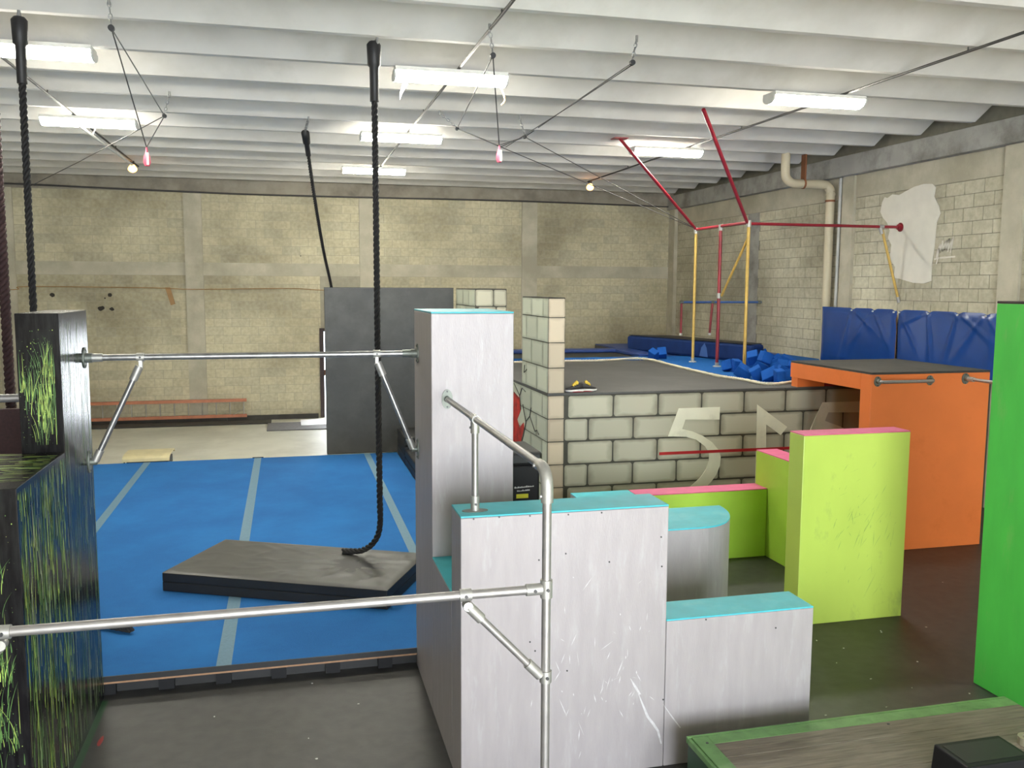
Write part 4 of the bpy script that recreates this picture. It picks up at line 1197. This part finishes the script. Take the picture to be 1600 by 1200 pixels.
# ---- bar rig of red and yellow poles
RX, RZ = 7.22, 4.262
t = thing('bar_rig', 'frame of red and mustard poles with a bar fixed to the right wall', 'climbing frame', (RX, 14.2, PZ))
YY = (13.24, 14.2, 15.16)
for y, m in zip(YY, ('yellow_pole', 'red_pole', 'yellow_pole')):
    B().cyl((RX, y, PZ), (RX, y, RZ), 0.026 if m == 'yellow_pole' else 0.028, 12).obj('post', m, t)
    B().cyl((RX, y, PZ - 0.005), (RX, y, PZ + 0.012), 0.07, 14).obj('base_plate', 'white_metal', t)
    collar(t, (RX, y, PZ + 0.04), (0, 0, 1), 0.034, 0.06, 'socket', 'fitting')
    collar(t, (RX, y, RZ), (0, 0, 1), 0.04, 0.11, 'joint', 'fitting')
B().cyl((RX, YY[0], RZ + 0.02), (RX, YY[2], RZ + 0.02), 0.026, 12).obj('ridge_bar', 'red_pole', t)
B().cyl((RX, YY[0], RZ), (XR - 0.006, YY[0], RZ), 0.024, 12).obj('wall_bar', 'red_pole', t)
flange(t, (XR - 0.02, YY[0], RZ), (-1, 0, 0), 0.075, 'red_pole', 'wall_flange', 1.0)
collar(t, (9.66, YY[0], RZ), (1, 0, 0), 0.036, 0.08, 'clamp', 'fitting')
bw = Vector((XR - 0.02, YY[0] - 0.04, 3.05))
br = B().cyl((9.68, YY[0], RZ - 0.05), bw, 0.022, 12).obj('wall_brace', 'yellow_pole', t)
collar(br, bw, (9.68 - bw.x, 0.04, RZ - 0.05 - bw.z), 0.03, 0.10, 'socket', 'fitting')
collar(br, (9.66, YY[0], RZ - 0.07), (-0.3, 0, 1), 0.032, 0.10, 'socket', 'fitting')
B().cyl((RX, YY[0], RZ - 0.22), (RX, 14.1, 3.10), 0.021, 12).obj('diagonal_strut', 'yellow_pole', t)
collar(t, (RX, 14.2, 3.10), (0, 0, 1), 0.037, 0.09, 'clamp', 'fitting')
d1p = at_z(968, 216, 5.69); d2p = at_z(1099, 171, 5.69)
B().cyl((RX, YY[2], RZ + 0.02), d1p, 0.026, 12).obj('ceiling_stay', 'red_pole', t)
B().cyl((RX - 0.03, YY[0], RZ + 0.02), d2p, 0.028, 12).obj('ceiling_stay', 'red_pole', t)
B().box((d1p.x - 0.12, d1p.y - 0.10, 5.675), (d1p.x + 0.12, d1p.y + 0.10, 5.69)).obj('ceiling_plate', 'red_pole', t)
# low blue bar behind
t = thing('blue_bar', 'low blue bar on two red posts beside the right wall', 'rail', (9.1, 17.75, ZN))
BZ2 = 2.925
B().cyl((8.16, 17.75, BZ2), (XR - 0.01, 17.75, BZ2), 0.024, 12).obj('bar', 'blue_pole', t)
x2 = at_y(1112, 472, 17.75).x; x1 = at_y(1110, 540, 17.75).x
B().cyl((8.16, 17.75, ZN), (8.16, 17.75, BZ2), 0.024, 10).obj('post', 'red_pole', t)
B().cyl((x1 - 0.03, 17.75, ZN), (x2 + 0.02, 17.75, BZ2), 0.026, 10).obj('post', 'red_pole', t)
for x in (8.16, x1 - 0.03):
    collar(t, (x, 17.75, ZN + 0.025), (0, 0, 1), 0.035, 0.05, 'foot', 'white_metal')
for x in (8.16, x2 + 0.02, 9.99):
    collar(t, (x, 17.75, BZ2), (1, 0, 0), 0.034, 0.07, 'joint', 'flange_green')

# ---- blue vinyl pads on the right wall
def wall_pad(y0, y1, label, seed, ties):
    t = thing('wall_pad', label, 'pad', (XR - 0.2, (y0 + y1) / 2, PZ), 'blue wall pads')
    ny_, nz_ = 64, 34; vs = []
    z0, z1 = PZ, 2.89
    for j in range(nz_ + 1):
        for i in range(ny_ + 1):
            a = i / ny_; c_ = j / nz_
            y = y0 + (y1 - y0) * a; z = z0 + (z1 - z0) * c_
            sag = 0.0; dz = 0.0
            for (ta, amp) in ties:
                dy = (a - ta) * (y1 - y0); dzz = z1 - z
                rr = math.hypot(dy, dzz) + 0.03
                th = math.atan2(dy, dzz)
                sag += amp * max(0, math.cos(th * 4.6 + seed + ta * 7)) ** 14 * 0.040 * math.exp(-rr * 1.5) * min(1, rr * 6)
                if c_ > 0.93: dz -= 0.028 * math.exp(-(dy / 0.05) ** 2) * (c_ - 0.93) / 0.07
            sag += 0.006 * noise.noise(Vector((y * 2.5, z * 2.5, seed)))
            e = min(a, 1 - a, c_ * .5, (1 - c_) * .5)
            bulge = 0.05 * min(1, e * 22)
            vs.append((XR - 0.205 - bulge * .6 - sag, y, z + dz))
    b = B().add(vs, [(j * (ny_ + 1) + i, (j + 1) * (ny_ + 1) + i, (j + 1) * (ny_ + 1) + i + 1, j * (ny_ + 1) + i + 1) for j in range(nz_) for i in range(ny_)], True)
    b.obj('vinyl_cover', 'vinyl_blue', t)
    B().box((XR - 0.20, y0 + .01, PZ), (XR - 0.19, y1 - .01, 2.80)).obj('backing_board', 'ply_edge', t)
    for ta, amp in ties:
        y = y0 + (y1 - y0) * ta
        B().cyl((XR - 0.225, y, 2.845), (XR - 0.25, y, 2.845), 0.014, 8).obj('grommet', 'white_metal', t)


wall_pad(12.97, 15.12, 'blue vinyl wall pad farther along the right wall, tied at its top edge', 1.0, ((0.56, 1.0), (0.28, 0.9), (0.02, 0.6)))
wall_pad(10.76, 12.92, 'blue vinyl wall pad next to the green wall, tied at its top edge', 2.3, ((0.98, 0.6), (0.66, 0.9), (0.36, 0.9), (0.10, 0.9)))

# ---- pair of shoes on the deck edge
def shoe(px0, px1, yoff, label, flip):
    a = at_y(px0, 612, 11.06); c = at_y(px1, 612, 11.06)
    x0, x1 = a.x, c.x; L = x1 - x0; y = 11.07 + yoff
    t = thing('shoe', label, 'shoe', ((x0 + x1) / 2, y, PZ), 'pair of shoes')
    def X(s): return x0 + L * (s if not flip else 1 - s)
    def loft(rings, m, name):
        b = B(); n = 10; vs = []
        for s, z0, z1, wv in rings:
            for k in range(n):
                an = 2 * math.pi * k / n
                vs.append((X(s), y + math.cos(an) * wv, PZ + 1.25 * ((z0 + z1) / 2 + math.sin(an) * (z1 - z0) / 2)))
        fs = [(i * n + k, i * n + (k + 1) % n, (i + 1) * n + (k + 1) % n, (i + 1) * n + k) for i in range(len(rings) - 1) for k in range(n)]
        fs += [tuple(range(n)), tuple(range((len(rings) - 1) * n, len(rings) * n))]
        b.add(vs, fs, True); return b.obj(name, m, t)
    loft([(0.0, 0.012, 0.03, 0.02), (0.06, 0.0, 0.038, 0.04), (0.35, 0.0, 0.034, 0.042), (0.7, 0.0, 0.032, 0.05), (0.94, 0.006, 0.034, 0.035), (1.0, 0.015, 0.03, 0.012)], 'shoe_white', 'midsole')
    loft([(0.02, 0.0, 0.016, 0.03), (0.3, -.0, 0.018, 0.0425), (0.6, 0, 0.014, 0.046), (0.75, 0, .01, .03)], 'shoe_red', 'outsole')
    up = loft([(0.01, 0.03, 0.09, 0.022), (0.08, 0.025, 0.11, 0.036), (0.28, 0.025, 0.098, 0.037), (0.45, 0.025, 0.085, 0.04), (0.7, 0.025, 0.062, 0.044), (0.92, 0.025, 0.048, 0.03), (0.99, 0.026, 0.036, 0.01)], 'shoe_black', 'upper')
    loft([(0.30, 0.08, 0.112, 0.022), (0.40, 0.075, 0.122, 0.026), (0.52, 0.06, 0.10, 0.026), (0.62, 0.05, 0.083, 0.022)], 'shoe_yellow', 'tongue')
    for k in range(3):
        s = 0.36 + 0.1 * k
        B().tube([(X(s), y - 0.034, PZ + 0.106 - 0.015 * k), (X(s + .01), y, PZ + 0.153 - 0.017 * k), (X(s), y + 0.034, PZ + 0.106 - 0.015 * k)], 0.005, 5).obj('lace', 'shoe_yellow', t)


shoe(883.5, 912, 0.0, 'left black shoe with yellow tongue on the platform edge by the pillar', True)
shoe(907, 934, 0.035, 'right black shoe with yellow tongue and red sole on the platform edge', False)

# ---- black storage bin behind the silver tower
bx_ = at_y(847, 720, 8.35).x
t = thing('black_bin', 'black plastic bin with a yellow label behind the silver tower', 'bin', (2.15, 8.6, 0))
zt_ = at_y(830, 706, 8.35).z
zl_ = at_y(830, 727, 8.35).z
B().bbox((1.78, 8.36, 0.0), (bx_ - 0.02, 8.95, zl_), 0.02).obj('body', 'black_plastic', t)
B().bbox((1.75, 8.33, zl_ + .001), (bx_, 8.98, zt_), 0.03).obj('lid', 'black_vinyl_side', t)
p = [at_y(px, py, 8.35) for px, py in ((807, 774), (825.5, 778))]
B().box((p[0].x, 8.352, p[1].z), (p[1].x, 8.357, p[0].z + .01)).obj('yellow_label', 'yellow_label', t)
b = B(); fr2 = random.Random(2); px = 804.0
while px < 833:                                  # blurred unreadable maker's mark
    wv = fr2.uniform(1.4, 2.4); h = fr2.uniform(1.5, 2.8)
    a = at_y(px, 763.5 - (px - 804) * 0.1, 8.352); c = at_y(px + wv, 763.5 - (px - 804) * 0.1 - h, 8.352)
    b.box((a.x, 8.353, min(a.z, c.z)), (c.x, 8.357, max(a.z, c.z))); px += wv + 0.6
px = 808.0
while px < 826:
    wv = fr2.uniform(1.2, 2.0); h = fr2.uniform(1.2, 2.4)
    a = at_y(px, 768.5 - (px - 808) * 0.1, 8.352); c = at_y(px + wv, 768.5 - (px - 808) * 0.1 - h, 8.352)
    b.box((a.x, 8.353, min(a.z, c.z)), (c.x, 8.357, max(a.z, c.z))); px += wv + 0.6
b.obj('printed_mark', 'white_print', t)

# ================================================================== HANGING ROPES AND RIGGING
def hang_rope(label, path, m='rope', r=0.018, wrap=None, chain_top=None, name='climbing_rope'):
    t = thing(name, label, 'rope', path[-1])
    helix(smooth_path(path, 8), r * 0.60, r * 0.52, 0.17, step=0.018, sides=6).obj('strands', m, t)
    top = Vector(path[0])
    if wrap:
        d = (Vector(path[1]) - top).normalized()
        B().tube([top + Vector((0, 0, .03)), top, top + d * 0.2, top + d * 0.22, top + d * wrap], [r * 1.5, r * 2.3, r * 2.1, r * 1.5, r * 1.45], 12).obj('wrapped_eye', 'rope_wrap', t)
    if chain_top is not None:
        chain_mesh(top + Vector((0, 0, 0.02)), chain_top, 0.055, 0.0065, 0.017).obj('chain', 'chain', t)
        c = Vector(chain_top)
        B().cyl(c + Vector((0, 0, -0.03)), c + Vector((0, 0, 0.034)), 0.014, 8).obj('eye_bolt', 'chain', t)
    return t


rt = at_y(584, 70, 9.3); rm = at_y(592, 700, 9.3)
hang_rope('thick black climbing rope hanging down onto the crash mat', [(rt.x, 9.3, rt.z), (rt.x + .003, 9.3, 4.2), (rm.x, 9.3, 2.4), (rm.x + 0.003, 9.3, 1.1), (rm.x, 9.31, 0.72), (rm.x - 0.06, 9.36, 0.54), (rm.x - 0.17, 9.46, 0.435), (rm.x - 0.28, 9.56, 0.40), (rm.x - 0.37, 9.62, 0.39)],
          r=0.031, wrap=0.55, chain_top=(rt.x + 0.03, 9.25, 5.655))
r2 = at_z(477, 207, 5.55)
q1 = at_y(490, 300, 15.2); q2 = at_y(505, 390, 16.6); q3 = at_y(517, 445, 17.78)
hang_rope('black rope slanting down to the top edge of the charcoal wall', [tuple(r2), tuple(q1), tuple(q2), tuple(q3), (q3.x + 0.02, 17.84, 3.0)], r=0.027, wrap=0.45, chain_top=at_z(482, 186, 5.655).to_tuple())
r3 = at_z(30, 32, 5.60); r3m = at_y(52, 478, r3.y)
hang_rope('black climbing rope hanging behind the grass tower at the left', [tuple(r3), tuple(r3.lerp(r3m, .5)), tuple(r3m), (r3m.x, r3m.y, 1.2), (r3m.x + .02, r3m.y, 0.4), (r3m.x + 0.12, 9.0, 0.2), (r3m.x + 0.45, 8.62, 0.195), at_z(206, 984, 0.195).to_tuple()],
          r=0.031, wrap=0.55, chain_top=(r3.x, r3.y, 5.655))
r4 = at_y(8, 470, 9.6)
hang_rope('dark maroon rope hanging at the far left edge of the picture', [(r4.x, 9.6, 5.3), (r4.x, 9.6, 3.5), (r4.x, 9.6, 0.16)], m='rope_red', r=0.045, name='maroon_rope', chain_top=(r4.x, 9.6, 5.655))


def pulley(t, p, d=(0, 0, 1), r=0.027):
    p = Vector(p)
    B().cyl(p + Vector((0, -0.02, 0)), p + Vector((0, 0.02, 0)), r, 12).obj('pulley', 'rope_wrap', t)


def rig(label, anchors, lines, handle=None, name='pulley_rigging'):
    """anchors: (chain px at ceiling, pulley px); lines: polylines of (px, py, z or point)"""
    base = at_z(anchors[0][0][0], anchors[0][0][1], 5.69)
    t = thing(name, label, 'rigging', base.to_tuple())
    P = []
    for (cx, cy), (qx, qy) in anchors:
        c = at_z(cx, cy, 5.655); p = at_y(qx, qy, c.y + 0.02)
        if p.z > 5.66: p = at_z(qx, qy, 5.5)
        chain_mesh(p + Vector((0, 0, 0.02)), c, 0.05, 0.006, 0.015).obj('chain', 'chain', t)
        B().cyl(c + Vector((0, 0, -.03)), c + Vector((0, 0, 0.034)), 0.013, 8).obj('eye_bolt', 'chain', t)
        pulley(t, p); P.append(p)
    H = None
    if handle:
        mid = sum(((P[i]).y for i in handle[2]), 0) / len(handle[2])
        H = at_y(handle[0], handle[1], mid)
    for ln in lines:
        pts = []
        for e in ln:
            if e == 'H': pts.append(H)
            elif isinstance(e, int): pts.append(P[e])
            else: pts.append(Vector(e))
        for off in ((0.0, 0.0),):
            B().tube(pts, 0.0065, 5).obj('cord', 'cable', t)
    if H is not None:
        hd = B()
        hd.tube([H, H + Vector((0, 0, -0.05)), H + Vector((0, 0, -0.10)), H + Vector((0, 0, -0.16)), H + Vector((0, 0, -0.20))], [0.008, 0.014, 0.034, 0.04, 0.024], 8)
        hd.obj('handle', 'pink_tag', t)
        B().box((H.x + 0.0, H.y - 0.045, H.z - 0.19), (H.x + 0.024, H.y - 0.036, H.z - 0.06)).obj('handle_stripe', 'white_metal', t)
    return P, H


E1 = Vector((-6.6, 18.0, 5.0))
rig('pulley lines with a pink handle hanging at the upper left', [((170, 2), (174, 44)), ((265, 147), (257, 181))],
    [[0, 1], [0, 'H'], [1, 'H'], [1, at_y(125, 252, 15.5), at_y(45, 292, 17.5)]], (229, 230, (0, 1)))
rigc = (RX, YY[2], RZ + 0.03)
rig('pulley lines with a pink handle hanging near the middle strip light', [((765, 43), (770, 87)), ((687, 177), (714, 201)), ((812, 184), (820, 214))],
    [[0, 1], [0, 'H'], [1, rigc], [2, 'H'], [1, 'H'], [2, rigc]], (780, 227, (0, 1)))
P2, _ = rig('pulley on a short chain right of the middle light with two cords', [((995, 61), (988, 98))], [])
b_ = at_y(820, 214, 15.2)
tt = thing('overhead_cord', 'pair of thin cords stretched from the right pulley to the central handle', 'cord', P2[0].to_tuple())
B().tube([P2[0], b_, at_y(783, 229, 13.2)], 0.0065, 5).obj('cord', 'cable', tt)
B().tube([P2[0] + Vector((0.03, 0, 0)), at_y(900, 160, 11.5), at_y(790, 230, 13.2)], 0.0055, 5).obj('cord', 'cable', tt)

# ---- pale chips of litter on the rubber floor
lt = random.Random(9)
for k, (px, py) in enumerate(((1377, 988), (1376, 986), (1307, 1036), (1361, 1061), (1433, 1034), (1425, 1075), (1290, 1118), (1385, 1105), (1473, 910), (1447, 980), (1318, 1013), (1515, 1084), (482, 1154), (495, 1186), (488, 1068), (560, 1100), (335, 1120), (1276, 1001))):
    c = at_z(px, py, 0.0)
    o = B().prism(wobble_poly(c.x, c.y, lt.uniform(0.004, 0.012), lt.uniform(0.003, 0.008), 7, 0.4, k), 0.0, 0.004, 'z').obj('litter_chip', 'chip')
    tag(o, 'tiny pale chip of litter on the black rubber floor', 'litter', 'litter on the rubber floor')
